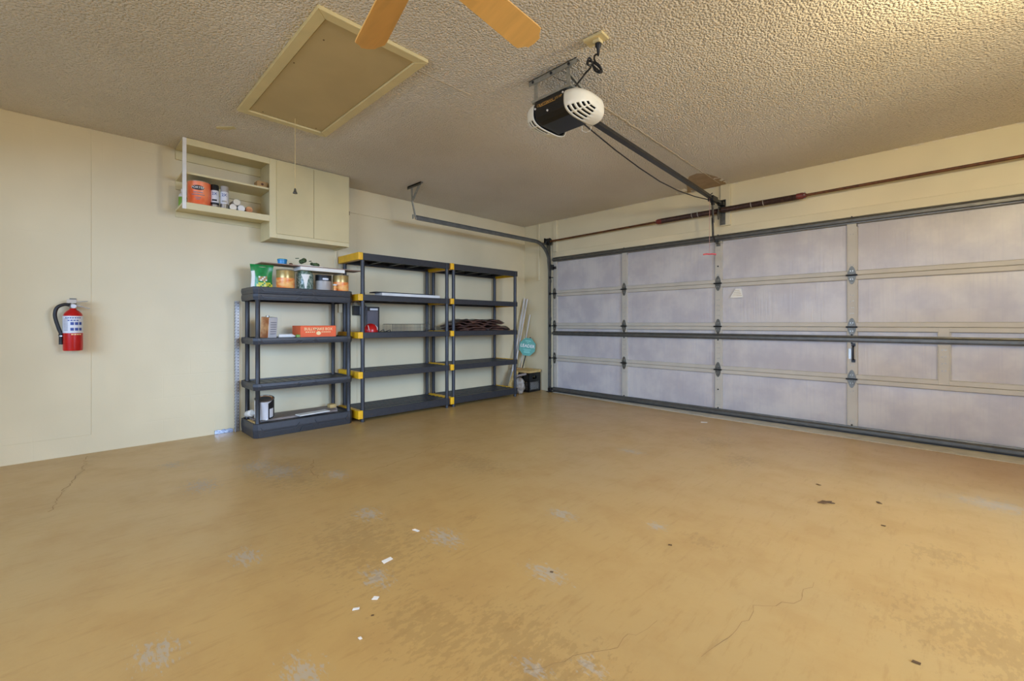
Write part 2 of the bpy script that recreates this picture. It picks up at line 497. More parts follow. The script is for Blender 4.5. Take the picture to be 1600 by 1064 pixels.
# back wall with a wide doorway, right wall with a window
structure(MB().box(XL, -4.1, YB - .15, YB, 0, ZC).box(.6, XR, YB - .15, YB, 0, ZC).box(-4.1, .6, YB - .15, YB, 2.2, ZC),
          'wall_back', 'wall', origin=(0, YB, 0))
tag(bpy.data.objects['wall_back'], 'cream wall with a wide doorway behind the viewer', 'wall')
structure(MB().box(XR, XR + .15, YB, 1.3, 0, ZC).box(XR, XR + .15, 3.9, YF + .2, 0, ZC).box(XR, XR + .15, 1.3, 3.9, 0, .12).box(XR, XR + .15, 1.3, 3.9, 2.25, ZC),
          'wall_right', 'wall', origin=(XR, 0, 0))
tag(bpy.data.objects['wall_right'], 'cream wall with a window on the right side', 'wall')
# header trim boards
t = structure(MB().box(-4.40, 1.2, YF - .008, YF + .01, 2.115, 2.20), 'trim_1', 'header', origin=(0, YF, 2.1), bevel=.003)
tag(t, 'cream flat trim board over the garage door', 'trim')
t = structure(MB().box(-4.43, -4.36, YF - .018, YF + .01, 2.2, ZC), 'trim_2', 'header', origin=(0, YF, 2.1), bevel=.003)
tag(t, 'short upright cream board at left end of the header', 'trim')
t = structure(MB().box(-1.90, -1.79, YF - .035, YF + .01, 2.21, ZC - .002), 'trim_3', 'header', origin=(0, YF, 2.1), bevel=.004)
tag(t, 'upright cream mounting board behind the spring bracket', 'trim')
t = structure(MB().box(-4.745, -4.715, YF - .022, YF + .01, 1.77, ZC - .002), 'trim_4', 'header', origin=(0, YF, 1.77), bevel=.004)
tag(t, 'narrow cream conduit strip in the wall corner by the track', 'trim')
# sill strip of bare concrete under the door
t = structure(MB().prism([(DX0, YF + .1), (DX0, 5.335), (-1.95, 5.17), (-.65, 5.145), (1.2, 5.11), (1.2, YF + .1)], 2, -.01, .004),
              'trim_5', 'door_seal', origin=(0, YF, 0))
tag(t, 'pale unpainted sill strip along foot of the garage door', 'trim')

# floor cracks (children of the floor)
def ribbon(mb, pts, w, z, m=0, jag=.016):
    P = []
    for i in range(len(pts) - 1):
        a, b = Vector(pts[i]), Vector(pts[i + 1]); n = max(2, int((b - a).length / .035))
        for k in range(n):
            q = a + (b - a) * (k / n); P.append(q + Vector((random.uniform(-jag, jag), random.uniform(-jag, jag))))
    P.append(Vector(pts[-1]))
    for i in range(len(P) - 1):
        a, b = P[i], P[i + 1]; d = (b - a)
        if d.length < 1e-6: continue
        nn = Vector((-d.y, d.x)).normalized() * w * random.uniform(.35, 1)
        mb.add([(a.x - nn.x, a.y - nn.y, z), (b.x - nn.x, b.y - nn.y, z), (b.x + nn.x, b.y + nn.y, z), (a.x + nn.x, a.y + nn.y, z)], [(0, 1, 2, 3)], m)
for pts, w in (([(-4.95, .12), (-4.909, .098), (-4.498, .073), (-4.066, -.023), (-3.647, -.085)], .0022),
               ([(-3.0, 1.55), (-3.05, 1.9), (-3.24, 2.43), (-2.95, 3.0), (-2.6, 3.3), (-2.3, 4.2)], .0018),
               ([(-.56, 1.45), (-.515, 1.66), (-.52, 1.83), (-.42, 2.0), (-.40, 2.18)], .0013),
               ([(-.93, 1.0), (-.8, 1.25), (-.75, 1.5)], .001),
               ([(-3.55, 1.35), (-3.3, 1.25), (-3.1, 1.22)], .002)):
    mb = MB(); ribbon(mb, pts, w, .0006); mb.build('floor_crack', 'crack', parent=fl)

# ceiling seam, bare patch, flaking paint
mb = MB(); pts = []
for i in range(60):
    k = i / 59; pts.append((-1.82 - .06 * k + random.uniform(-.004, .004), 2.55 + k * 2.75, ZC + .001))
mb.tube(pts, .005, 5); mb.build('drywall_seam', 'ridge', parent=ce, smooth=True)
mb = MB(); mb.tube([(-2.40, 1.50 + i * .1 + 0, ZC + .002) for i in range(6)], .005, 5)
mb.build('drywall_seam', 'ridge', parent=ce, smooth=True)
pp = []
base = [(-2.17, 5.05), (-2.03, 4.80), (-1.93, 4.76), (-1.86, 4.83), (-1.82, 5.02), (-1.80, 5.2), (-1.84, 5.38), (-2.3, 5.38), (-2.22, 5.2)]
mb = MB().prism(base, 2, ZC - .0015, ZC + .002); mb.build('bare_patch', 'bare', parent=ce)
mb = MB()
for (x, y, s) in [(-1.83, 5.05, .035), (-1.81, 5.15, .03), (-1.80, 5.24, .03), (-2.28, 5.22, .05), (-2.36, 5.3, .05), (-2.2, 5.33, .04), (-1.85, 4.9, .02), (-2.3, 5.12, .03)]:
    a = random.uniform(0, 3)
    mat = Matrix.Translation((x, y, ZC - .012)) @ Matrix.Rotation(a, 4, 'Z') @ Matrix.Rotation(.5, 4, 'X')
    mb.add([(-s, -s * .4, 0), (s * .8, -s * .5, .004), (s, s * .5, 0), (-s * .6, s * .6, .01)], [(0, 1, 2, 3)], 0, mat)
for i in range(46):
    x = -4.6 + i * .125 + random.uniform(-.03, .03)
    if random.random() < .65:
        s = random.uniform(.015, .05)
        mat = Matrix.Translation((x, YF - .006, ZC - .006)) @ Matrix.Rotation(R(70), 4, 'X')
        mb.add([(-s, -.006, 0), (s, -.009, 0), (s * .8, .008, 0), (-s * .9, .007, 0)], [(0, 1, 2, 3)], 0, mat)
o = mb.build('paint_flakes', 'flake', parent=ce); o['kind'] = 'stuff'
# tape scrap near the hatch
mb = MB().prism([(-4.30, .86), (-4.27, .85), (-4.16, .95), (-4.19, .975), (-4.26, .93)], 2, ZC - .004, ZC + .001)
tag(mb.build('tape_scrap', 'hatch_frame'), 'small cream tape scrap stuck to ceiling above the open shelf', 'tape')

# ------------------------------------------------------------------ garage door
gd = empty('door_1', (-1.93, YF + .02, 0), 'cream sectional garage door with insulated panels and steel struts', 'door', kind='structure')
SX = [DX0 + .03, -3.18, -1.935, -.678, DX1 - .03]      # stile centres
JZ = [.02, .534, 1.041, 1.547, 2.062]
HWD = .035
for r in range(4):
    z0, z1 = JZ[r], JZ[r + 1]
    MB().box(DX0, DX1, YF + .045, YF + .06, z0, z1).build('door_skin', 'stile', parent=gd)
    # rails (top and bottom of each section)
    rw = .046
    for (a, b) in ((z0 + .0015, z0 + rw), (z1 - (rw if r < 3 else .014), z1 - .0015)):
        MB().prism([(YF + .045, a), (YF + .004, a), (YF + .002, a + .004), (YF + .002, b - .006), (YF + .010, b), (YF + .045, b)] if a < z1 - .1 else
                   [(YF + .045, a), (YF + .010, a), (YF + .002, a + .006), (YF + .002, b - .004), (YF + .004, b), (YF + .045, b)],
                   0, DX0, DX1).build('rail', 'stile', parent=gd)
    xs = list(SX)
    if r == 2 - 1: xs = sorted(xs + [-.036])
    for x in xs:
        w = HWD
        o = MB().box(x - w, x + w, YF, YF + .044, z0 + .002, z1 - .002).box(x - w - .007, x - w + .001, YF + .006, YF + .044, z0 + rw, z1 - (rw if r < 3 else .014))
        o.box(x + w - .001, x + w + .010, YF - .001, YF + .044, z0 + rw, z1 - rw)
        o = o.build('stile', 'stile', parent=gd, bevel=.0015)
        # punched slots and rivets
        mb = MB()
        for zz in ([z0 + .13, z0 + .19, z0 + .25, z0 + .31] if r in (1, 2) else [z0 + .10, z1 - .12]):
            for dx in (-.011, .011):
                mb.cbox((x + dx, YF - .001, zz + random.uniform(-.004, .004)), (.006, .003, .012))
        mb.build('rivet', 'galv_light', parent=o)
    for a, b in zip(xs[:-1], xs[1:]):
        x0, x1 = a + HWD + .010, b - HWD - .007; zz0, zz1 = z0 + rw, z1 - (rw if r < 3 else .02)
        # gently pillowed facing
        nx, nz = 10, 6; vs = []; fs = []
        for j in range(nz + 1):
            for i in range(nx + 1):
                fx, fz = i / nx, j / nz
                bul = (math.sin(PI * fx) * math.sin(PI * fz)) ** .5 * .010 * (0.75 + .5 * math.sin(a * 9 + r * 5 + fx * 7) * .5)
                vs.append((x0 + (x1 - x0) * fx, YF + .026 - bul, zz0 + (zz1 - zz0) * fz))
        for j in range(nz):
            for i in range(nx):
                k = j * (nx + 1) + i; fs.append([k, k + 1, k + nx + 2, k + nx + 1])
        MB().add(vs, fs).build('insulation_panel', 'insul', parent=gd, smooth=True)
# struts
def strut(z0, z1, name='strut', d=.042):
    h = z1 - z0
    prof = [(YF, z0), (YF - .010, z0), (YF - .012, z0 + h * .18), (YF - d, z0 + h * .24), (YF - d, z0 + h * .62), (YF - .016, z0 + h * .80), (YF - .012, z1), (YF, z1)]
    return MB().prism(prof, 0, DX0 + .005, DX1).build(name, 'strut', parent=gd)
strut(2.048, 2.112)
strut(.893, .958)
strut(.012, .078)
MB().box(DX0, DX1, YF - .004, YF + .03, .001, .014).build('bottom_seal', 'rubber', parent=gd)
# bolts where stiles meet the struts
for x in SX[1:4]:
    for z in (2.118, .965, .883, .085, .30, 1.75):
        if z in (.30, 1.75) and x != SX[2]: continue
        MB().lathe([(.008, 0), (.008, .006), (.004, .009)], n=8, mat=Matrix.Translation((x, YF, z)) @ Matrix.Rotation(R(90), 4, 'X')).build('bolt', 'black_metal', parent=gd)
# hinges
def hinge(x, z):
    prof = []
    for k in range(20):
        a = 2 * PI * k / 20
        prof.append((x + .034 * math.cos(a) * (1 - .18 * abs(math.sin(a))), z + .088 * math.sin(a)))
    h = MB().prism(prof, 1, YF - .006, YF - .001)
    # pressed ribs
    for s in (-1, 1):
        h.prism([(x - .016, z + s * .014), (x + .016, z + s * .014), (x + .010, z + s * .062), (x - .010, z + s * .062)][::s], 1, YF - .013, YF - .005)
    h = h.build('hinge', 'galv', parent=gd, bevel=.001)
    MB().tube([(x - .045, YF - .016, z), (x + .045, YF - .016, z)], .008, 10).build('hinge_pin', 'black_metal', parent=h, smooth=True)
    mb = MB()
    for s in (-1, 1):
        for dx in (-.006, .006):
            mb.cbox((x + dx * 1.6, YF - .014, z + s * .04), (.006, .006, .010))
    mb.build('hinge_screw', 'tin', parent=h)
for x in SX[:4]:
    for z in JZ[1:4]: hinge(x, z)
for z in (2.0,):
    MB().box(SX[0] - .03, SX[0] + .03, YF - .03, YF, z - .07, z - .03).box(SX[0] - .03, SX[0] - .015, YF - .06, YF, z - .08, z + .0).build('top_roller_bracket', 'black_metal', parent=gd, bevel=.001)
for z in (JZ[1], JZ[2], JZ[3], 1.80, .06):
    MB().tube([(SX[0] - .02, YF - .018, z), (SX[0] - .075, YF - .03, z)], .007, 8).lathe([(.02, -.006), (.022, 0), (.02, .006)], n=12,
        mat=Matrix.Translation((SX[0] - .072, YF - .03, z)) @ Matrix.Rotation(R(90), 4, 'Y')).build('roller', 'black_metal', parent=gd, smooth=True)
# lift handle
hx, hz = -.665, .79
mb = MB().tube([(hx, YF - .004, hz + .065), (hx, YF - .035, hz + .055), (hx, YF - .045, hz), (hx, YF - .035, hz - .055), (hx, YF - .004, hz - .065)], .009, 8)
mb.cbox((hx, YF - .004, hz + .078), (.03, .008, .03)).cbox((hx, YF - .004, hz - .078), (.03, .008, .03))
ho = mb.build('lift_handle', 'black_metal', parent=gd, smooth=True); ho['label'] = 'dark steel lift handle'
MB().cbox((hx - .028, YF - .003, hz - .01), (.02, .006, .10)).build('handle_plate', 'tin', parent=ho)
# warning sticker (trapezoid)
mb = MB().prism([(-1.805, 1.372), (-1.665, 1.372), (-1.685, 1.475), (-1.745, 1.475)], 1, YF + .006, YF + .019)
st = mb.build('warning_sticker', 'paper', parent=gd); st['label'] = 'cream trapezoid warning sticker'
mb = MB()
for k, w in enumerate((.05, .07, .085, .1)):
    mb.cbox((-1.728, YF + .0055, 1.455 - k * .02), (w, .001, .006))
mb.build('sticker_print', 'conduit', parent=st)

# ------------------------------------------------------------------ left door track
TX, TY = -4.49, 5.345
tk = empty('door_track', (TX, TY, 0), 'grey steel door track curving from floor up to the ceiling hanger', 'track')
path = [(TX, TY, .01), (TX, TY, 1.99)]
rad = .34
for k in range(1, 13):
    a = PI / 2 * k / 12
    path.append((TX, TY - rad + rad * math.cos(a), 1.99 + rad * math.sin(a)))
path.append((TX, 2.905, 2.33))
def sweep_channel(path, width=.052, depth=.022, th=.003):
    """open C channel swept in the YZ plane; width lies in the plane, depth along x"""
    sec = [(-width / 2, depth), (-width / 2, 0), (width / 2, 0), (width / 2, depth), (width / 2 - th, depth), (width / 2 - th, th), (-width / 2 + th, th), (-width / 2 + th, depth)]
    vs = []; fs = []; n = len(sec); N = len(path)
    for i, p in enumerate(path):
        a = Vector(path[max(i - 1, 0)]); b = Vector(path[min(i + 1, N - 1)])
        d = (b - a).normalized(); nrm = Vector((0, -d.z, d.y))
        for (u, w) in sec:
            q = Vector(p) + nrm * u + Vector((w, 0, 0)); vs.append(q)
    for i in range(N - 1):
        for k in range(n):
            l = (k + 1) % n; fs.append([i * n + k, i * n + l, (i + 1) * n + l, (i + 1) * n + k])
    fs.append(list(range(n))); fs.append([(N - 1) * n + k for k in range(n)][::-1])
    return MB().add(vs, fs)
sweep_channel(path).build('rail', 'track', parent=tk, smooth=True, angle=35)
MB().box(TX - .012, TX + .0, 2.9, 5.0, 2.352, 2.362).build('rail_lip', 'track', parent=tk)
# wall brackets + flag plate
for z in (.4, 1.15, 1.75):
    MB().box(TX - .02, TX + .015, TY + .026, YF - .001, z - .025, z + .025).build('wall_bracket', 'galv', parent=tk, bevel=.001)
MB().prism([(TY + .042, 1.85), (TY + .042, 2.42), (TY - .06, 2.36), (TY - .05, 2.2), (TY - .02, 1.9)], 0, TX - .006, TX - .001).build('flag_bracket', 'galv', parent=tk)
MB().box(TX - .03, TX + .02, TY - .15, YF - .001, 2.31, 2.335).build('angle_brace', 'galv', parent=tk)
hg = MB()
hg.box(TX - .010, TX + .024, 2.855, 2.862, 2.31, 2.36)
hg.tube([(TX, 2.90, 2.31), (TX - .01, 2.86, 2.50), (TX - .005, 2.845, 2.685)], .011, 4)
hg.build('hanger_strap', 'galv_light', parent=tk)
MB().tube([(TX - .005, 2.858, 2.53), (TX + .20, 2.832, 2.685)], .013, 4).build('hanger_strap', 'galv_light', parent=tk)
MB().box(TX - .05, TX + .23, 2.815, 2.845, 2.676, 2.689).box(TX - .05, TX + .23, 2.815, 2.820, 2.655, 2.689).build('ceiling_angle', 'galv', parent=tk)
MB().box(TX - .03, TX + .09, TY - .03, TY + .03, .002, .010).build('foot_plate', 'black_metal', parent=tk)
# safety sensor
ss = MB().box(-4.455, -4.405, 5.27, 5.312, .03, .075).box(-4.452, -4.44, 5.275, 5.31, .0, .05)
ss = ss.build('safety_sensor', 'black', bevel=.003); tag(ss, 'small black safety sensor at foot of the door track', 'sensor')

# ------------------------------------------------------------------ torsion spring assembly
ts = empty('torsion_spring_shaft', (-1.85, 5.29, 2.38), 'long rusty torsion shaft with brown spring above the garage door', 'spring')
def sz(x): return 2.357 + (x + 4.46) * (2.393 - 2.357) / 4.9
SY = 5.29
MB().tube([(-4.49, SY, sz(-4.49)), (1.15, SY, sz(1.15))], .0135, 12).build('shaft', 'rust', parent=ts, smooth=True)
def coil(x0, x1, r, n):
    mb = MB(); pts = []
    N = int((x1 - x0) / .0085)
    # closely wound: ribbed sleeve
    prof = []
    L = x1 - x0
    for i in range(N * 2 + 1):
        prof.append((r + (.0028 if i % 2 else -.001), i * L / (N * 2)))
    return mb.lathe(prof, n=14, mat=Matrix.Translation((x0, SY, (sz(x0) + sz(x1)) / 2)) @ Matrix.Rotation(R(90), 4, 'Y'))
coil(-2.60, -1.90, .029, 14).build('spring', 'spring', parent=ts, smooth=True, angle=80)
coil(-1.86, -1.10, .029, 14).build('spring', 'spring', parent=ts, smooth=True, angle=80)
for x, s in ((-2.60, -1), (-1.10, 1)):
    mb = MB().lathe([(.031, 0), (.033, .05), (.026, .07), (.02, .085)], n=16, mat=Matrix.Translation((x - s * .02, SY, sz(x))) @ Matrix.Rotation(R(90) * s, 4, 'Y'))
    c = mb.build('winding_cone', 'red_paint', parent=ts, smooth=True)
    mb = MB().tube([(x + s * .052, SY, sz(x) - .035), (x + s * .052, SY, sz(x) + .035)], .006, 8).tube([(x + s * .052, SY - .035, sz(x)), (x + s * .052, SY + .03, sz(x))], .006, 8)
    mb.build('set_screw', 'tin', parent=c)
for x in (-2.2, -2.13, -1.55, -1.43):
    MB().lathe([(.033, 0), (.033, .006)], n=14, mat=Matrix.Translation((x, SY, sz(x))) @ Matrix.Rotation(R(84), 4, 'Y')).build('paint_mark', 'tin_grey', parent=ts)
MB().box(-1.885, -1.877, SY - .045, YF - .036, 2.30, 2.42).box(-1.90, -1.84, YF - .043, YF - .036, 2.22, 2.42).tube([(-1.89, SY - .03, 2.36), (-1.88, SY - .04, 2.27)], .01, 6).build('centre_bracket', 'galv', parent=ts)
mb = MB().lathe([(.02, -.03), (.052, -.028), (.052, -.018), (.040, -.012), (.040, .012), (.052, .018), (.052, .028), (.02, .03)], n=20, mat=Matrix.Translation((-4.45, SY, sz(-4.45))) @ Matrix.Rotation(R(90), 4, 'Y'))
mb.build('cable_drum', 'black_metal', parent=ts, smooth=True, angle=30)
MB().box(-4.505, -4.498, SY - .05, YF - .002, 2.31, 2.41).build('end_bearing_plate', 'black_metal', parent=ts)
MB().tube([(-4.41, SY + .035, sz(-4.4)), (-4.42, YF - .012, .05)], .002, 5).build('lift_cable', 'galv', parent=ts)

# ------------------------------------------------------------------ garage door opener
op = empty('garage_door_opener', (-1.807, 2.18, 2.39), 'black and white garage door opener hanging from ceiling with long rail', 'door opener')
# ceiling angle iron
mb = MB().box(-1.995, -1.605, 2.165, 2.205, ZC - .006, ZC - .001).box(-1.995, -1.605, 2.165, 2.169, ZC - .036, ZC - .001)
ba = mb.build('ceiling_bracket', 'galv_light', parent=op)
for x in (-1.955, -1.80, -1.66): MB().lathe([(.009, 0), (.009, .005), (.005, .008)], n=8, mat=Matrix.Translation((x, 2.164, ZC - .02)) @ Matrix.Rotation(R(90), 4, 'X')).build('bolt', 'black_metal', parent=ba)
for x in (-1.935, -1.668):
    MB().box(x - .014, x + .014, 2.170, 2.173, 2.53, ZC - .004).build('hanger_strap', 'galv_light', parent=op)
MB().tube([(-1.668, 2.18, 2.62), (-1.668, 2.36, 2.56)], .010, 4).build('hanger_strap', 'galv_light', parent=op)
MB().box(-1.96, -1.64, 2.155, 2.36, 2.528, 2.545).build('chassis_top', 'galv_light', parent=op)
# black centre: profile in y,z extruded along x, with a nose curve
def nose(x0, x1, grow):
    pr = [(2.16, 2.528), (2.155, 2.52), (2.152, 2.46), (2.160, 2.42), (2.185, 2.398), (2.22, 2.390), (2.40, 2.388), (2.42, 2.40), (2.42, 2.528)]
    return MB().prism(pr, 0, x0, x1)
bk = nose(-1.935, -1.680, 0).build('centre_cover', 'black', parent=op, bevel=.006, bseg=2)
# printed panel
fm = frame((-1.8075, 2.1510, 2.490), Vector((1, 0, 0)), Vector((0, 0.03, 1)).normalized(), Vector((0, -1, 0.03)).normalized())
text_on(MB(), 'CRAFTSMAN', .0235, fm @ Matrix.Translation((-.035, 0, .0)), 0).build('lettering', 'gold', parent=op)
text_on(MB(), '1/2 HP', .0215, fm @ Matrix.Translation((.075, 0.000, .0)), 0).build('lettering', 'gold', parent=op)
mb = MB().prism([(-.075 - 1.81, 2.478), (-.075 - 1.81, 2.481), (-1.805 + .05, 2.481), (-1.805 + .05, 2.478)], 1, 2.1500, 2.1515)
mb.build('gold_line', 'gold', parent=op)
for (x, z, nm) in ((-1.925, 2.478, 'cover_screw'), (-1.695, 2.505, 'cover_screw'), (-1.82, 2.435, 'indicator')):
    MB().lathe([(.007, 0), (.006, .006), (.0, .008)], n=10, mat=Matrix.Translation((x, 2.153, z)) @ Matrix.Rotation(R(90), 4, 'X')).build(nm, 'white', parent=op, smooth=True)
# bulbous lens covers with vent slits
def lens(side):
    x0 = -1.935 if side < 0 else -1.680
    N1, N2 = 26, 60; rows = []
    mb = MB(); vs = []; fs = []; mi = []
    cy, cz, ry, rz, rx = 2.315, 2.458, .172, .080, .125
    for i in range(N1 + 1):
        ph = PI / 2 * i / N1            # 0 at the flat side, 90 at the pole
        for k in range(N2):
            th = 2 * PI * k / N2
            e = .62
            c, s_ = math.cos(th), math.sin(th)
            yy = cy + ry * max(0, math.cos(ph)) ** .75 * (abs(c) ** e) * (1 if c > 0 else -1)
            zz = cz + rz * max(0, math.cos(ph)) ** .75 * (abs(s_) ** e) * (1 if s_ > 0 else -1)
            vs.append((x0 + side * (rx * math.sin(ph) ** 1.0 - .002), yy, zz))
    keep = []
    for i in range(N1):
        for k in range(N2):
            l = (k + 1) % N2
            th = 2 * PI * (k + .5) / N2
            # vent slots: lower front quadrant, every other ring
            slot = (math.pi * 1.13 < th < math.pi * 1.50) and (2 <= i <= 21) and (i % 4 in (2, 3)) and not (k % 8 == 7)
            f = [i * N2 + k, i * N2 + l, (i + 1) * N2 + l, (i + 1) * N2 + k]
            if not slot: fs.append(f)
    mb.add(vs, fs)
    o = mb.build('light_cover', 'offwhite', parent=op, smooth=True, angle=60)
    sol = o.modifiers.new('solidify', 'SOLIDIFY'); sol.thickness = .004; sol.offset = 0
    # black inner shell puts the shade behind the slits into colour
    vs2 = [(x0 + (p[0] - x0) * .9, cy + (p[1] - cy) * .92, cz + (p[2] - cz) * .90) for p in vs]
    f2 = []
    for i in range(N1):
        for k in range(N2):
            l = (k + 1) % N2; f2.append([i * N2 + k, i * N2 + l, (i + 1) * N2 + l, (i + 1) * N2 + k])
    MB().add(vs2, f2).build('inner_shade', 'label_black', parent=o, smooth=True)
lens(-1); lens(1)
# rail, header bracket, trolley arm
mb = MB()
a = Vector((-1.795, 2.40, 2.525)); b = Vector((-1.868, 5.30, 2.455))
def beam(mb, a, b, w, h, m=0):
    d = (b - a); L = d.length; d.normalize(); x = d.cross(Vector((0, 0, 1))).normalized(); z = x.cross(d)
    return mb.box(-w / 2, w / 2, 0, L, -h / 2, h / 2, m, frame(a, x, d, z))
beam(mb, a, b, .032, .032); beam(mb, a + Vector((0, 0, -.016)), b + Vector((0, 0, -.016)), .046, .006)
mb.build('rail', 'rail_metal', parent=op, bevel=.002)
mb = MB().box(-1.895, -1.841, 5.285, YF - .036, 2.435, 2.475).lathe([(.022, -.02), (.022, .02)], n=12, mat=Matrix.Translation((-1.868, 5.25, 2.445)))
mb.box(-1.90, -1.836, 5.345, YF - .036, 2.40, 2.51)
mb.build('header_bracket', 'black_metal', parent=op, bevel=.002)
def onrail(y): k = (y - 2.40) / 2.9; return a + (b - a) * k
tp = onrail(5.03)
mb = MB().cbox(tp + Vector((0, 0, -.01)), (.06, .14, .06)).cbox(tp + Vector((0, .0, -.045)), (.03, .05, .05))
mb.tube([(-1.90, 5.0, 2.49), (-1.86, 5.02, 2.52)], .006, 6)
mb.build('trolley', 'black_metal', parent=op, bevel=.004)
mb = MB().tube([(-1.868, 5.04, 2.43), (-1.872, 5.07, 2.20)], .011, 6).tube([(-1.878, 5.065, 2.26), (-1.885, 5.10, 2.06), (-1.90, 5.20, 2.01), (-1.93, 5.34, 2.035)], .011, 6)
mb.build('door_arm', 'black_metal', parent=op)
MB().lathe([(.028, 0), (.028, .01), (.012, .02), (.012, .05)], n=14, mat=Matrix.Translation((-1.93, YF, 2.03)) @ Matrix.Rotation(R(90), 4, 'X')).cbox((-1.93, YF - .006, 2.03), (.04, .012, .09)).build('arm_bracket', 'galv', parent=op)
MB().tube([(-1.868, 4.955, 2.46), (-1.868, 4.95, 2.2), (-1.868, 4.952, 1.84)], .0022, 5).build('release_cord', 'pink_cord', parent=op)
rh = MB().tube([(-1.92, 4.91, 1.832), (-1.89, 4.93, 1.838), (-1.868, 4.95, 1.835), (-1.846, 4.97, 1.838), (-1.816, 4.995, 1.832)], .0085, 8).build('release_handle', 'red_handle', parent=op, smooth=True)
rh['label'] = 'red emergency release handle'
# slack cable under the rail
pts = []
for (k, z, dx) in ((0, 2.47, .0), (.08, 2.44, .0), (.2, 2.405, -.01), (.35, 2.375, -.02), (.5, 2.36, -.03), (.65, 2.365, -.03), (.8, 2.39, -.02), (.92, 2.425, -.01), (1, 2.445, 0)):
    p = onrail(2.42 + 2.7 * k); pts.append((p.x + dx, p.y, z))
MB().tube(pts, .005, 6).build('sensor_cable', 'rubber', parent=op, smooth=True)
MB().tube([(-1.73, 2.40, 2.39), (-1.73, 2.40, 2.355), (-1.71, 2.41, 2.34), (-1.68, 2.42, 2.345), (-1.67, 2.42, 2.37)], .0013, 5).build('antenna_wire', 'offwhite', parent=op, smooth=True)
mb = MB().tube([(-1.80, 2.18, 2.655), (-1.76, 2.22, 2.63), (-1.72, 2.24, 2.60), (-1.70, 2.26, 2.55)], .0022, 5)
mb.tube([(-1.73, 2.18, 2.66), (-1.69, 2.20, 2.64), (-1.675, 2.23, 2.59), (-1.69, 2.25, 2.55)], .0022, 5)
mb.build('bell_wire', 'galv', parent=op, smooth=True)
# power cord with plug and figure-eight bundle
def spline(P, n=8):
    P = [Vector(p) for p in P]; out = []
    for i in range(len(P) - 1):
        p0 = P[max(i - 1, 0)]; p1 = P[i]; p2 = P[i + 1]; p3 = P[min(i + 2, len(P) - 1)]
        for k in range(n):
            t = k / n
            out.append(.5 * ((2 * p1) + (-p0 + p2) * t + (2 * p0 - 5 * p1 + 4 * p2 - p3) * t * t + (-p0 + 3 * p1 - 3 * p2 + p3) * t ** 3))
    out.append(P[-1]); return out
mb = MB().tube([(-1.41, 2.11, ZC - .032), (-1.41, 2.11, ZC - .048), (-1.41, 2.11, ZC - .06), (-1.41, 2.11, ZC - .10)], .01, 8, radii=[.019, .017, .010, .006])
c0 = Vector((-1.425, 2.10, 2.535)); ux = Vector((.709, .705, 0))
P8 = [(0, .075), (.0, .03), (.035, -.01), (.055, -.035), (.03, -.05), (.0, -.02), (-.02, .02), (-.045, .045), (-.06, .02), (-.045, 0), (-.015, .01), (.01, -.02), (.035, -.045), (.045, -.02), (.015, 0), (-.02, .035), (-.05, .03), (-.055, .0), (-.03, -.005)]
pts = [Vector((-1.41, 2.11, 2.60))] + [c0 + ux * q[0] * .75 + Vector((0, 0, q[1] * .85)) + Vector((.705, -.709, 0)) * (.006 * ((i * 7) % 5 - 2)) for i, q in enumerate(P8)]
pts += [Vector((-1.50, 2.11, 2.525)), Vector((-1.60, 2.18, 2.50)), Vector((-1.67, 2.23, 2.52)), Vector((-1.70, 2.26, 2.55))]
pts[-3] = Vector((-1.55, 2.15, 2.535)); pts[-2] = Vector((-1.64, 2.21, 2.545))
mb.tube(spline(pts, 5), .0055, 7)
pc = mb.build('power_cord', 'rubber', parent=op, smooth=True); pc['label'] = 'black power cord bundled in a loop'
# outlet on the ceiling
oc = empty('ceiling_outlet', (-1.42, 2.10, ZC), 'yellowed outlet plate on the ceiling beside the opener', 'outlet')
cm = Matrix.Translation((-1.418, 2.098, ZC)) @ Matrix.Rotation(R(3), 4, 'Z')
MB().box(-.062, .062, -.04, .04, -.016, -.001, 0, cm).build('cover_plate', 'hatch_frame', parent=oc, bevel=.003)
MB().box(-.012, .030, -.016, .03, -.033, -.015, 0, cm).build('socket', 'cabinet', parent=oc, bevel=.003)

# ------------------------------------------------------------------ ceiling fan
FC = Vector((-1.222, .804, 2.30))
fan = empty('ceiling_fan', (FC.x, FC.y, 2.25), 'ceiling fan with honey-coloured wooden blades near the attic hatch', 'fan')
MB().lathe([(.02, .39), (.075, .389), (.07, .34), (.02, .32), (.013, .31), (.013, .16), (.05, .15), (.10, .13), (.125, .09), (.125, .02), (.09, -.03), (.05, -.05), (0, -.055)][::-1], (FC.x, FC.y, FC.z), 28).build('motor_housing', 'brass', parent=fan, smooth=True)
for b in range(5):
    ang = R(167.8) - b * 2 * PI / 5
    m4 = Matrix.Translation(FC) @ Matrix.Rotation(ang, 4, 'Z')
    out = []
    R0, R1 = .17, .625
    poly = [(R0, -.052), (R0 + .03, -.058), (R1 - .06, -.068), (R1 - .035, -.066), (R1 - .012, -.040), (R1 + .003, -.032), (R1 + .008, 0), (R1 + .003, .032), (R1 - .012, .040), (R1 - .035, .066), (R1 - .06, .068), (R0 + .03, .058), (R0, .052)]
    tilt = m4 @ Matrix.Rotation(R(-14), 4, 'X')
    MB().prism(poly, 2, -.003, .003, 0, tilt).build('blade', 'orange_wood', parent=fan, bevel=.0015)
    MB().box(.08, .24, -.015, .015, .003, .009, 0, tilt).box(.20, .24, -.04, .04, .003, .008, 0, tilt).build('blade_iron', 'brass', parent=fan)
# lamp holder above the bare ceiling lamp
MB().lathe([(.035, 0), (.055, .05), (.06, .13), (.012, .135), (.012, .258), (.05, .259)], (.55, 2.55, 2.43), 20).build('lamp_holder', 'white', smooth=True)
tag(bpy.data.objects['lamp_holder'], 'white lamp holder on the ceiling beyond the right edge', 'lamp')

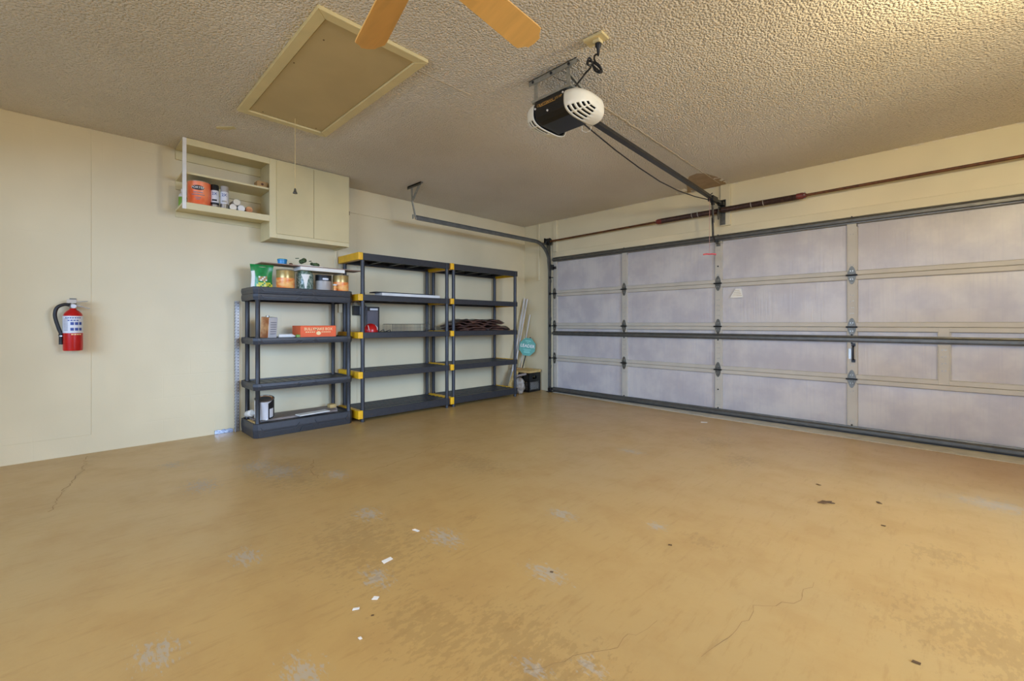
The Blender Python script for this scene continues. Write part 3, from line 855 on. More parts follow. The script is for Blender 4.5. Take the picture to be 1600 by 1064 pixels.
# ------------------------------------------------------------------ attic hatch
ah = empty('attic_hatch', (-3.03, 1.21, ZC), 'rectangular cream-framed attic hatch in the ceiling', 'hatch')
hx0, hx1, hy0, hy1 = -3.79, -2.26, .885, 1.55
fw = .062; zt = ZC - .022
for (poly) in ([(hx0, hy0), (hx1, hy0), (hx1 - fw, hy0 + fw), (hx0 + fw, hy0 + fw)], [(hx0, hy1), (hx1, hy1), (hx1 - fw, hy1 - fw), (hx0 + fw, hy1 - fw)],
               [(hx0, hy0), (hx0 + fw, hy0 + fw), (hx0 + fw, hy1 - fw), (hx0, hy1)], [(hx1, hy0), (hx1 - fw, hy0 + fw), (hx1 - fw, hy1 - fw), (hx1, hy1)]):
    MB().prism(poly, 2, zt, ZC).build('frame_board', 'hatch_frame', parent=ah, bevel=.003)
MB().box(hx0 + fw + .004, hx1 - fw - .004, hy0 + fw + .006, hy1 - fw - .002, ZC - .012, ZC - .002).build('hatch_panel', 'hatch_panel', parent=ah, bevel=.002)
MB().box(hx0 + fw, hx1 - fw, hy0 + fw, hy1 - fw, ZC - .003, ZC - .0005).build('gap_shade', 'label_black', parent=ah)  # black sheet standing in for the shade in the panel gap
for (x, y) in ((hx0 + .1, hy0 + .15), (hx1 - .25, hy0 + .13), (hx0 + .1, hy1 - .12), (hx1 - .6, hy0 + .09)): MB().lathe([(.005, -.013), (.005, -.011)], (x, y, ZC), 8).build('screw', 'leaf', parent=ah)
MB().tube([(-3.633, 1.247, ZC - .012), (-3.633, 1.247, 2.13)], .0022, 5).build('pull_cord', 'cord', parent=ah)
MB().lathe([(.004, .04), (.007, .036), (.009, .02), (.017, .004), (.017, 0), (.012, 0)], (-3.633, 1.247, 2.092), 14).build('pull_bell', 'galv', parent=ah, smooth=True)

# ------------------------------------------------------------------ wall cabinet
XC = -4.69
cb = empty('wall_cabinet', (-4.87, 1.43, 1.92), 'beige wall cabinet under the ceiling, open shelf left and two doors right', 'cabinet')
ya, yb, yc = .69, 1.395, 2.175
zo, zb, zt = 2.107, 1.915, ZC - .004
ft = .02
# open part
MB().box(XL + .012, XC - ft, ya, yb, zo, zo + .018).build('bottom_board', 'cabinet', parent=cb, bevel=.001)
MB().box(XL + .012, XC - ft, ya, yb, zt - .018, zt).build('top_board', 'cabinet', parent=cb, bevel=.001)
MB().box(XL + .012, XC - ft - .004, ya + .0, yb - .002, 2.382, 2.400).build('shelf', 'cabinet', parent=cb, bevel=.001)
MB().box(XL + .001, XL + .019, ya, yb, zt - .10, zt - .019).build('back_cleat', 'cabinet', parent=cb, bevel=.001)
MB().box(XL + .001, XL + .019, ya, yb - .0, 2.31, 2.382).build('back_cleat', 'cabinet', parent=cb, bevel=.001)
MB().box(XL + .001, XL + .012, ya, yb, zo - .05, zo - .001).build('back_cleat', 'cabinet', parent=cb, bevel=.001)
# closed part
MB().box(XL + .001, XC - ft, yb, yb + .016, zb, zt).build('side_panel', 'cabinet', parent=cb, bevel=.001)
MB().box(XL + .001, XC - ft, yc - .016, yc, zb, zt).build('side_panel', 'cabinet', parent=cb, bevel=.001)
MB().box(XL + .001, XC - ft, yb + .016, yc - .016, zb + .02, zb + .036).build('bottom_board', 'cabinet', parent=cb, bevel=.001)
MB().box(XL + .001, XC - ft, yb + .016, yc - .016, zt - .016, zt).build('top_board', 'cabinet', parent=cb, bevel=.001)
MB().box(XL + .001, XL + .007, yb + .016, yc - .016, zb + .036, zt - .016).build('back_panel', 'cabinet', parent=cb)
# face frame
MB().box(XC - ft, XC, ya, ya + .028, zo - .037, zt).build('frame_post', 'white', parent=cb, bevel=.002)['label'] = 'whitish post at the open left end'
MB().box(XC - ft, XC, ya + .028, yb - .0205, zt - .058, zt).build('frame_rail', 'cabinet', parent=cb, bevel=.002)
MB().box(XC - ft, XC, ya + .028, yb - .02, zo - .037, zo + .022).build('frame_rail', 'cabinet', parent=cb, bevel=.002)
MB().box(XC - ft, XC, yb - .02, yb + .045, zb, zt).build('frame_stile', 'cabinet', parent=cb, bevel=.002)
MB().box(XC - ft, XC, yb + .045, yc, zt - .03, zt).build('frame_rail', 'cabinet', parent=cb, bevel=.002)
MB().box(XC - ft, XC, yb + .045, yc, zb, zb + .06).build('frame_rail', 'cabinet', parent=cb, bevel=.002)
MB().box(XC - ft, XC, yc - .022, yc, zb + .06, zt - .03).build('frame_stile', 'cabinet', parent=cb, bevel=.002)
MB().box(XC - ft, XC, 1.77, 1.80, zb + .06, zt - .03).build('frame_stile', 'cabinet', parent=cb, bevel=.002)
for (y0, y1) in ((yb + .040, 1.789), (1.792, yc - .006)):
    MB().box(XC + .001, XC + .013, y0, y1, zb + .042, zt - .014).build('door', 'cabinet_door', parent=cb, bevel=.002)
mb = MB()
MB().box(XC - .02, XC + .0, yc, yc + .006, 2.27, 2.31).build('hinge_edge', 'leaf', parent=cb)

# things in the cabinet ---------------------------------------------------------
FACE = R(-37)   # things on the left wall are seen from +x, slightly from -y
zsf = zo + .018
def paint_can(c, r, h, mats, label, name='paint_can', prof_bands=(.62,), top='tin', lid='tin', group=None, mat=None, handle=False):
    e = empty(name, c, label, 'can', group)
    T = mat
    body = [(r, 0), (r + .002, .003), (r, .007)] + [(r, h * b) for b in prof_bands] + [(r, h - .008), (r + .003, h - .004), (r, h), (r - .010, h), (r - .012, h - .006)]
    ms = [len(mats)] * 0
    n = len(body) - 1; ml = []
    for i in range(n):
        zmid = (body[i][1] + body[i + 1][1]) / 2
        k = 0
        for q, b in enumerate(prof_bands):
            if zmid > h * b: k = q + 1
        if zmid > h - .008 or zmid < .007: k = len(mats)
        ml.append(k)
    MB().lathe(body, c, 32, ms=ml, mat=T).build('body', list(mats) + ['tin'], parent=e, smooth=True, angle=50)
    MB().lathe([(r - .010, h - .008), (r - .012, h - .004), (r - .026, h - .004), (r - .030, h - .007), (0, h - .007)], c, 32, mat=T).build('lid', lid, parent=e, smooth=True, angle=50)
    return e
pc_ = (-4.785, .825, zsf); pr = .087
e = paint_can(pc_, pr, .215, ['can_orange'], 'orange paint can in the open wall cabinet', prof_bands=())
fa = R(-16)
mb = MB()
el = [(.050 * math.cos(2 * PI * k / 20), zsf + .150 + .021 * math.sin(2 * PI * k / 20)) for k in range(20)]
wrap_patch(mb, el, pc_, pr + .0025, fa); mb.build('logo_oval', 'label_black', parent=e)
mb = MB(); text_wrap(mb, 'PORTER', .027, pc_, pr + .0032, fa, zsf + .150); mb.build('lettering', 'white', parent=e)
mb = MB()
for (w, z) in ((.07, .105), (.10, .085), (.045, .06), (.03, .045)):
    wrap_patch(mb, [(-w / 2, zsf + z), (w / 2, zsf + z), (w / 2, zsf + z + .006), (-w / 2, zsf + z + .006)], pc_, pr + .0025, fa)
mb.build('print_lines', 'label_grey' , parent=e)
def spray(c, cap, label, capcol, band, name='spray_can'):
    e = empty(name, c, label, 'can', 'spray cans standing in the wall cabinet')
    r = .033
    MB().lathe([(r - .003, 0), (r, .003), (r, .03), (r, .05), (r, .152), (r - .002, .160), (r - .008, .168)], c, 24, ms=[1, 1, 2, 0, 0, 3]).build('body', ['label_white', 'tin', band, 'tin'], parent=e, smooth=True)
    MB().lathe([(r - .001, .160), (r - .001, .207), (r - .003, .212), (0, .213)], c, 24).build('cap', capcol, parent=e, smooth=True)
    mb = MB(); text_wrap(mb, '2X', .035, c, r + .0008, fa, zsf + .128, sx=1.0); mb.build('lettering', 'label_blue', parent=e)
    mb = MB(); wrap_patch(mb, [(-.02, zsf + .062), (.02, zsf + .062), (.02, zsf + .078), (-.02, zsf + .078)], c, r + .0008, fa); mb.build('print_block', band, parent=e)
    return e
spray((-4.76, .938, zsf), None, 'spray can with black cap and black foot band', 'black', 'label_black')
spray((-4.75, 1.012, zsf), None, 'spray can with grey cap beside the black-capped can', 'tin_grey', 'tin')
def lying(y, z, label, m, r=.031, dx=0, cap='tin', group='small cans lying on the wall cabinet shelf'):
    c = (-4.725 + dx, y, z)
    T = Matrix.Translation(c) @ Matrix.Rotation(R(-90), 4, 'Y')
    e = empty('small_can', (c[0] - .08, y, z - r), label, 'can', group)
    MB().lathe([(r - .002, 0), (r, .003), (r, .135), (r - .002, .14)], n=20, mat=T).build('body', m, parent=e, smooth=True)
    MB().lathe([(r * .99, -.004), (r * .95, -.007), (r * .80, -.007), (r * .78, -.002), (0.0, -.001)], n=20, mat=T).build('end_cap', cap, parent=e, smooth=True)
r = .031
lying(1.075, zsf + r, 'small can lying with bright metal end, leftmost of the lying cans', 'tin', cap='chrome')
lying(1.142, zsf + r, 'small can lying with white round end, middle of the lying cans', 'white', cap='white')
lying(1.108, zsf + r * 2.75, 'small grey can lying on top of the two cans', 'tin_grey', dx=-.01)
lying(1.207, zsf + r, 'small can lying with rusty brown end, rightmost of the lying cans', 'spring', cap='rust_lid')
# cardboard box on upper shelf
mb = MB().box(-4.86, -4.76, 1.285, 1.375, 2.4005, 2.462)
e = mb.build('small_box', 'cardboard', bevel=.002); tag(e, 'small brown cardboard box on the upper shelf of the wall cabinet', 'box')
mb = MB().lathe([(.012, 0), (.012, .001)], n=12, mat=Matrix.Translation((-4.7595, 1.33, 2.435)) @ Matrix.Rotation(R(90), 4, 'Y')); mb.build('printed_mark', 'rust', parent=e)
# green and white bottle behind the post
c = (-4.965, .735, zsf)
e = empty('bottle', c, 'green and white bottle at back left of the wall cabinet', 'bottle')
MB().lathe([(.034, 0), (.036, .004), (.036, .10), (.030, .125), (.014, .14), (.014, .155)], c, 20, ms=[0, 1, 0, 0, 0]).build('body', ['white', 'green_small'], parent=e, smooth=True)
MB().lathe([(.017, .15), (.017, .175), (0, .176)], c, 16).build('cap', 'white', parent=e, smooth=True)

# ------------------------------------------------------------------ fire extinguisher
fx, fy = -4.965, .022
fe = empty('fire_extinguisher', (fx, fy, .86), 'red fire extinguisher hanging on the left wall', 'extinguisher')
r = .058
MB().lathe([(r - .012, .862), (r - .003, .860), (r, .868), (r, 1.13), (r - .006, 1.155), (r - .022, 1.175), (.022, 1.185), (.018, 1.20)], (fx, fy, 0), 32).build('cylinder', 'red', parent=fe, smooth=True)
MB().lathe([(r + .001, 1.0), (r + .001, 1.135)], (fx, fy, 0), 32).build('printed_label', 'label_white', parent=fe, smooth=True)
fa2 = R(0)
lab = MB()
for row, (z, w, n) in enumerate(((1.12, .10, 7), (1.10, .07, 4))):
    for k in range(n):
        x = -w / 2 + w * (k + .5) / n
        wrap_patch(lab, [(x - w / n * .35, z - .004), (x + w / n * .35, z - .004), (x + w / n * .35, z + .004), (x - w / n * .35, z + .004)], (fx, fy), r + .002, fa2)
for z in (1.075, 1.03):
    for k in range(3):
        x = -.005 + k * .026
        wrap_patch(lab, [(x - .010, z - .011), (x + .010, z - .011), (x + .010, z + .011), (x - .010, z + .011)], (fx, fy), r + .002, fa2)
lab.build('pictograms', 'label_blue', parent=fe)
lab = MB()
for k in range(9): wrap_patch(lab, [(-.06, 1.02 + k * .011), (-.03, 1.02 + k * .011), (-.03, 1.024 + k * .011), (-.06, 1.024 + k * .011)], (fx, fy), r + .002, fa2)
lab.build('small_print', 'label_grey', parent=fe)
lab = MB()
for k in range(4): wrap_patch(lab, [(-.01 + k * .016, .985), (.003 + k * .016, .985), (.003 + k * .016, .993), (-.01 + k * .016, .993)], (fx, fy), r + .002, fa2)
lab.build('label_text', 'cream_print', parent=fe)
MB().lathe([(.019, 1.195), (.021, 1.20), (.021, 1.225), (.016, 1.235), (.014, 1.262), (0, 1.263)], (fx, fy, 0), 16).box(fx - .016, fx + .016, fy - .035, fy + .02, 1.238, 1.266).build('valve', 'chrome', parent=fe, smooth=True)
MB().lathe([(.016, 0), (.016, .008), (.0, .009)], n=16, mat=Matrix.Translation((fx + .018, fy + .004, 1.213)) @ Matrix.Rotation(R(90), 4, 'Y')).build('gauge', 'label_white', parent=fe, smooth=True)
MB().prism([(fy - .005, 1.222), (fy + .10, 1.192), (fy + .10, 1.198), (fy - .005, 1.234)], 0, fx - .010, fx + .010).build('lower_handle', 'chrome', parent=fe, bevel=.002)
MB().prism([(fy - .005, 1.240), (fy + .085, 1.252), (fy + .085, 1.258), (fy - .005, 1.252)], 0, fx - .009, fx + .009).build('upper_lever', 'chrome', parent=fe, bevel=.002)
MB().tube(spline([(fx, fy - .02, 1.222), (fx, fy - .05, 1.225), (fx, fy - .088, 1.20), (fx, fy - .100, 1.14), (fx, fy - .085, 1.06), (fx, fy - .068, 1.0)], 6), .0125, 10).build('hose', 'rubber', parent=fe, smooth=True)
MB().lathe([(.013, 1.005), (.013, .99), (.016, .985), (.012, .97), (.013, .91)][::-1], (fx, fy - .067, 0), 14).build('nozzle', 'rubber', parent=fe, smooth=True)
MB().lathe([(.0150, .972), (.0150, .982)], (fx, fy - .067, 0), 14).build('hose_band', 'chrome', parent=fe)
MB().box(XL + .002, XL + .008, fy - .02, fy + .02, 1.10, 1.28).box(XL + .006, fx - .016, fy - .010, fy + .010, 1.205, 1.212).build('wall_hook', 'galv', parent=fe)

# ------------------------------------------------------------------ black four-tier shelf
def ridge_line(mb, pts, x, w=.007, d=.007, m=0):
    for a, b in zip(pts[:-1], pts[1:]):
        a = Vector(a); b = Vector(b); dd = b - a; L = dd.length
        n = Vector((-dd.y, dd.x)) / L * w / 2
        mb.prism([(a.x - n.x, a.y - n.y), (b.x - n.x, b.y - n.y), (b.x + n.x, b.y + n.y), (a.x + n.x, a.y + n.y)], 0, x - .002, x + d, m)
s1 = empty('storage_shelf', (-4.80, 1.687, 0), 'low black plastic four-tier shelf beside the perforated strip', 'shelf')
sx0, sx1, sy0, sy1 = -5.03, -4.565, 1.205, 2.165
def tray(z1, h, double=False):
    ch = .035
    def oct_(i): return [(sx0 + i, sy0 + ch + i * .4), (sx0 + ch + i * .4, sy0 + i), (sx1 - ch - i * .4, sy0 + i), (sx1 - i, sy0 + ch + i * .4), (sx1 - i, sy1 - ch - i * .4), (sx1 - ch - i * .4, sy1 - i), (sx0 + ch + i * .4, sy1 - i), (sx0 + i, sy1 - ch - i * .4)]
    mb = MB()
    # skirt as a ring of walls with a lip, and a ribbed deck inside
    rings = [(0.006, z1 - h), (0.0, z1 - h * .45), (0.003, z1 - .004), (0.006, z1), (.016, z1), (.018, z1 - .012)]
    vs = []; fs = []
    for (i, z) in rings:
        for p in oct_(i): vs.append((p[0], p[1], z))
    inner = [(.016, z1 - h + .004)]
    for (i, z) in inner:
        for p in oct_(i): vs.append((p[0], p[1], z))
    n = 8; seq = [6, 0, 1, 2, 3, 4, 5]
    for a, b in zip(seq[:-1], seq[1:]):
        for k in range(n):
            l = (k + 1) % n; fs.append([a * n + k, a * n + l, b * n + l, b * n + k])
    fs.append([5 * n + k for k in range(n)]); 
    mb.add(vs, fs)
    # front relief
    yc_ = (sy0 + sy1) / 2; hh = h * .5
    t_, b_ = z1 - h * .30, z1 - h * .62
    ridge_line(mb, [(sy0 + .06, t_ + .006), (sy0 + .085, b_), (yc_ - .11, b_), (yc_ - .075, t_ + .004)], sx1 - .001)
    ridge_line(mb, [(yc_ - .07, z1 - h * .95), (yc_ - .045, b_ - .0), (yc_ + .045, b_ - .0), (yc_ + .07, z1 - h * .95)], sx1 - .001)
    ridge_line(mb, [(yc_ + .075, t_ + .004), (yc_ + .11, b_), (sy1 - .085, b_), (sy1 - .06, t_ + .006)], sx1 - .001)
    o = mb.build('tray', 'plastic_black', parent=s1)
    # deck grooves
    for k in range(11):
        y = sy0 + .08 + k * (sy1 - sy0 - .16) / 10
        MB().box(sx0 + .04, sx1 - .04, y - .012, y + .012, z1 - .0125, z1 - .009).build('deck_rib', 'plastic_black', parent=o)
for z1, h in ((1.422, .062), (1.358, .062), (.940, .062), (.512, .066), (.135, .133)): tray(z1, h)
for (x, y) in ((-4.603, 1.247), (-4.603, 2.128), (-5.0, 1.262), (-5.0, 2.128)):
    MB().lathe([(.0235, .002), (.0235, .13), (.0205, .14), (.0205, .44), (.0235, .445), (.0235, .51), (.0205, .515), (.0205, .87), (.0235, .875), (.0235, .94), (.0205, .945), (.0205, 1.29), (.0235, 1.297), (.0235, 1.36)], (x, y, 0), 16).build('post', 'plastic_black', parent=s1, smooth=True, angle=50)

# ------------------------------------------------------------------ black shelves with yellow ends
s2 = empty('storage_rack', (-4.76, 2.82, 0), 'tall black five-tier rack with yellow end rails, left of the pair', 'rack', 'tall black racks with yellow ends')
gx0, gx1, gy0, gy1 = -5.02, -4.525, 2.20, 3.435
for ti, (z1, h) in enumerate(((1.845, .075), (1.392, .066), (.978, .064), (.545, .068), (.125, .085))):
    mb = MB()
    sl = []
    mb.box(gx1 - .03, gx1 - .002, gy0 + .055, gy1 - .02, z1 - h, z1).box(gx0, gx0 + .028, gy0 + .055, gy1 - .02, z1 - h, z1)
    for k in range(5):
        x = gx0 + .028 + (gx1 - gx0 - .058) * (k + .5) / 5
        sl.append(MB().box(x - .026, x + .026, gy0 + .055, gy1 - .02, z1 - .022, z1 - .004))
    o = mb.build('shelf_deck', 'plastic_black', parent=s2, bevel=.002)
    for q in sl: q.build('slat', 'plastic_black', parent=o, bevel=.002)
    for k in range(5):
        y = gy0 + .12 + k * (gy1 - gy0 - .22) / 4
        MB().box(gx0 + .03, gx1 - .03, y - .015, y + .015, z1 - h * .7, z1 - .0235).build('cross_rib', 'plastic_black', parent=o)
    MB().box(gx0 - .004, gx1 + .003, gy0, gy0 + .054, z1 - h - .002, z1 + .004).prism([(gy0 + .018, z1 - h + .012), (gy0 + .026, z1 - h + .012), (gy0 + .026, z1 - .014), (gy0 + .018, z1 - .014)], 0, gx1 - .001, gx1 + .008).build('end_rail', 'yellow', parent=s2, bevel=.004)
    MB().box(gx0 - .004, gx1 - .02, gy1 - .019, gy1 + .004, z1 - h - .002, z1 + .002).build('end_rail', 'yellow', parent=s2, bevel=.003)
zsegs = [(0.001, .040), (.125, .477), (.545, .914), (.978, 1.326), (1.392, 1.770)]
for (x, y) in ((gx1 - .026, gy0 + .062), (gx1 - .026, gy1 - .036), (gx0 + .026, gy0 + .062), (gx0 + .026, gy1 - .036)):
    mb = MB()
    for (a_, b_) in zsegs:
        mb.lathe([(.022, a_), (.022, b_)], (x, y, 0), 14)
        if b_ > .3: mb.lathe([(.0245, a_), (.0245, a_ + .02)], (x, y, 0), 14)
    mb.build('post', 'plastic_black', parent=s2, smooth=True)
# posts on the front edge stay visible in front of the decks
for y in (gy1 - .036,):
    mb = MB()
    for z1, h in ((1.845, .075), (1.392, .066), (.978, .064), (.545, .068), (.125, .085)):
        mb.box(gx1 - .01, gx1 + .004, y - .024, y + .024, z1 - h, z1)
    mb.build('corner_block', 'plastic_black', parent=s2, bevel=.003)
s3 = copy_tree(s2, None, (0, 1.242, 0))
s3['label'] = 'tall black five-tier rack with yellow end rails, right of the pair near the corner'

# ------------------------------------------------------------------ things on the low black shelf
zs = 1.424
zd = zs - .012
# green bag
def bag():
    c = Vector((-4.76, 1.325, zd)); W_, Hh, D = .19, .215, .075
    e = empty('snack_bag', c, 'green and yellow bag standing at left end of the low black shelf', 'bag')
    vs = []; fs = []; nx, nz = 12, 14; mi = []
    rot = Matrix.Rotation(R(-12), 4, 'Z')
    for side in (1, -1):
        for j in range(nz + 1):
            for i in range(nx + 1):
                fx_, fz = i / nx, j / nz
                env = (1 - abs(2 * fx_ - 1) ** 2.2) * (1 - fz ** 3.0) * (.55 + .45 * min(1, (1 - fz) * 2))
                bul = D / 2 * env + .003 * math.sin(fx_ * 19 + fz * 7) * (1 - fz)
                wid = W_ * (1 - .10 * math.sin(PI * fz) + .04 * fz)
                p = Vector((side * bul + .02 * fz * fz, (fx_ - .5) * wid, fz * Hh + .006 * math.sin(fx_ * 9) * fz))
                vs.append(c + rot @ p)
    n1 = (nx + 1) * (nz + 1)
    mb = MB(); mb.v = vs
    for s_ in range(2):
        for j in range(nz):
            for i in range(nx):
                k = s_ * n1 + j * (nx + 1) + i
                mb.f.append([k, k + 1, k + nx + 2, k + nx + 1])
                fx_, fz = (i + .5) / nx, (j + .5) / nz
                m = 0
                if s_ == 0:
                    if fz < .34 - .25 * abs(fx_ - .62) and fx_ > .28: m = 1
                    elif .38 < fz < .60 and .35 < fx_ < .75: m = 2
                    elif fx_ < .16 and .1 < fz < .8: m = 3
                    if m == 1 and (i * 3 + j * 5) % 4 == 0: m = 0
                    if m == 2 and (i + j * 2) % 3 == 0: m = 3
                mb.mi.append(m)
    mb.build('pouch', ['green_bag', 'yellow_print', 'cardboard', 'paper'], parent=e, smooth=True, angle=80)
    mb = MB()
    for i in range(nx):
        pass
    mb.add([c + rot @ Vector((.022, -.5 * W_ * 1.04, Hh)), c + rot @ Vector((.022, .5 * W_ * 1.04, Hh)), c + rot @ Vector((.03, .52 * W_ * 1.04, Hh + .018)), c + rot @ Vector((.03, -.53 * W_, Hh + .02))], [(0, 1, 2, 3)])
    mb.build('top_seal', 'green_bag', parent=e)
bag()
g = 'cans standing on top of the low black shelf'
paint_can((-4.70, 1.522, zd), .083, .195, ['can_orange_yellow', 'can_gold'], 'orange and gold paint can beside the green bag', prof_bands=(.58,), group=g)
e = paint_can((-4.72, 1.905, zd), .080, .178, ['tin_grey', 'label_black'], 'grey and black paint can under the white box', prof_bands=(.62,), group=g)
mb = MB(); wrap_patch(mb, [(-.01, zd + .12), (.05, zd + .12), (.05, zd + .14), (-.01, zd + .14)], (-4.72, 1.905), .0808, R(-20)); mb.build('print_block', 'label_white', parent=e)
paint_can((-4.69, 2.080, zd), .080, .185, ['can_orange_yellow', 'can_gold'], 'orange and gold paint can at right end of the low black shelf', prof_bands=(.58,), group=g)
# jar of small green pieces
c = (-4.72, 1.715, zd)
e = empty('glass_jar', c, 'tall glass jar of green and white bits between paint cans', 'jar')
MB().lathe([(.070, 0), (.078, .01), (.080, .08), (.080, .165), (.074, .182), (.066, .188)], c, 28).build('jar_body', 'green_glass', parent=e, smooth=True)
MB().lathe([(.070, .188), (.070, .200), (.0, .201)], c, 28).build('lid', 'dark_green', parent=e, smooth=True)
mb = MB(); wrap_patch(mb, [(-.045, zd + .165), (.045, zd + .165), (.016, zd + .10), (.012, zd + .02), (-.012, zd + .02), (-.016, zd + .10)], (c[0], c[1]), .0812, R(-14)); mb.build('jar_label', 'paper', parent=e)
# thin long board lying over the cans, white tray under it
zb_ = zd + .210
Tb = Matrix.Translation((-4.72, 1.79, zb_)) @ Matrix.Rotation(R(1.8), 4, 'X') @ Matrix.Rotation(R(-2), 4, 'Z')
tag(MB().box(-.11, .11, -.085, .37, -.0, .035, 0, Matrix.Translation((-4.72, 1.72, zd + .2025))).build('flat_box', 'paper', bevel=.002), 'flat white box lying across the jar and cans', 'box')
tag(MB().box(-.10, .10, -.50, .50, .000, .008, 0, Matrix.Translation((-4.71, 1.78, zd + .2385))).build('thin_board', 'wood_brown', bevel=.001), 'long thin brown board laid over the paint cans', 'board')
ztb = zd + .2470
# white sheet, blue container and dark knobs on the board
tag(MB().box(-4.79, -4.64, 1.62, 1.87, ztb, ztb + .008).build('paper_sheet', 'paper', bevel=.001), 'small white card lying on the thin brown board', 'card')
c = (-4.74, 1.505, ztb)
e = empty('blue_tub', c, 'small blue tub on left end of the thin board', 'tub')
MB().lathe([(.036, 0), (.040, .004), (.043, .045), (.046, .047), (.046, .055)], c, 24).build('body', 'blue', parent=e, smooth=True)
MB().lathe([(.046, .055), (.043, .060), (0, .060)], c, 24).build('lid', 'teal', parent=e, smooth=True)
c = (-4.735, 1.585, ztb)
tag(MB().lathe([(0, 0), (.014, .002), (.018, .012), (.014, .026), (0, .03)], c, 14).build('stopper', 'rust', smooth=True), 'small rust-coloured stopper beside the blue tub', 'stopper')
def figurine(y, z, s, label, seed, wd=.012):
    rnd = random.Random(seed)
    mb = MB()
    for k in range(4):
        cx, cy, cz_ = -4.72 + rnd.uniform(-.02, .02) * s, y + (k - 1.5) * wd * s, z + .018 * s + rnd.uniform(0, .022) * s
        rr = rnd.uniform(.014, .022) * s
        rz_ = min(rr, cz_ - z)
        mb.lathe([(0, -rz_), (rr * .7, -rz_ * .7), (rr, 0), (rr * .7, rr * .7), (0, rr)], (cx, cy, cz_), 10)
    mb.tube([(-4.72, y - .03 * s, z + .05 * s), (-4.70, y - .055 * s, z + .045 * s)], .004, 5)
    tag(mb.build('plant_clip', 'dark_green', smooth=True), label, 'clip', 'dark green objects on the thin board')
figurine(1.70, ztb + .008, 1.5, 'round dark green clump on the white card, left of two', 3, .006)
figurine(1.815, ztb + .008, 1.15, 'low dark green clump on the white card, right of two', 9, .017)
# small green tin at front
c = (-4.615, 1.985, zd)
tag(MB().lathe([(.016, 0), (.017, .003), (.017, .055), (.012, .062), (.022, .064), (.022, .078), (0, .08)], c, 16, ms=[0, 0, 0, 1, 1, 1]).build('small_bottle', ['can_orange_yellow', 'tube'], smooth=True), 'tiny orange bottle with pale lid in front of the cans', 'bottle')

# second tier
z2 = .928
# tilted tin with rusty side
c = (-4.72, 1.372, z2)
T = Matrix.Translation(c) @ Matrix.Rotation(R(-3), 4, 'Y') @ Matrix.Rotation(R(3), 4, 'X')
e = empty('metal_tin', c, 'dented rectangular tin with rusty side on second tier', 'tin')
mb = MB(); w, d, h = .060, .045, .205
mb.v = []; 
T2 = Matrix.Translation((c[0], c[1], c[2] + .006)) @ Matrix.Rotation(R(35), 4, 'Z') @ Matrix.Rotation(R(4), 4, 'Y')
mb.box(-d, d, -w, w, 0, h, 0, T2); mb.mi = [1, 1, 2, 0, 1, 0]
mb.build('body', ['label_white', 'tin', 'rust_lid'], parent=e, bevel=.006, bseg=2)
mb = MB()
for k in range(6): mb.box(d + .0005, d + .0015, -w * .6, w * .7, .04 + k * .022, .047 + k * .022, 0, T2)
mb.build('small_print', 'label_grey', parent=e)
MB().lathe([(.016, 0), (.016, .014), (0, .015)], n=14, mat=T2 @ Matrix.Translation((0, -.03, h))).build('cap', 'tin', parent=e)
# caulk tube
mb = MB().tube([(-4.70, 1.46, z2 + .024), (-4.68, 1.56, z2 + .024)], .02, 14).tube([(-4.68, 1.56, z2 + .024), (-4.678, 1.57, z2 + .024), (-4.672, 1.605, z2 + .020)], .01, 10, radii=[.022, .022, .006])
e = mb.build('caulk_tube', 'white', smooth=True); tag(e, 'white caulk tube lying beside the tin on second tier', 'tube')
mb = MB().box(-4.70, -4.655, 1.615, 1.665, z2 + .000, z2 + .036); tag(mb.build('green_block', 'green_small', bevel=.005), 'small green object between caulk tube and orange box', 'block')
# orange box with lettering
bx0, bx1, by0, by1 = -4.90, -4.635, 1.640, 1.995
by0 = 1.682; by1 = 2.06
bz1 = z2 + .125
e = MB().box(-4.88, -4.645, by0 - .035, by1 - .05, z2 + .001, bz1).build('cardboard_box', 'orange_box', bevel=.003)
tag(e, 'orange box with pale lettering on second tier of the low shelf', 'box')
fm = frame((-4.6442, (by0 + by1) / 2 - .045, z2 + .090), Vector((0, 1, 0)), Vector((0, 0, 1)), Vector((1, 0, 0)))
mb = MB(); text_on(mb, 'BULLYMAKE BOX', .040, fm, sx=.92)
fm2 = frame((-4.6442, (by0 + by1) / 2 - .045, z2 + .060), Vector((0, 1, 0)), Vector((0, 0, 1)), Vector((1, 0, 0)))
for k in range(13):
    if abs(k - 6) < 2: continue
    mb.add([(-.13 + k * .02, -.005, 0), (-.117 + k * .02, -.005, 0), (-.117 + k * .02, .005, 0), (-.13 + k * .02, .005, 0)], [(0, 1, 2, 3)], 0, fm2)
mb.add([(.024 * math.cos(2 * PI * k / 12), -.012 + .020 * math.sin(2 * PI * k / 12), 0) for k in range(12)], [list(range(12))], 0, fm2)
mb.build('lettering', 'cream_print', parent=e)

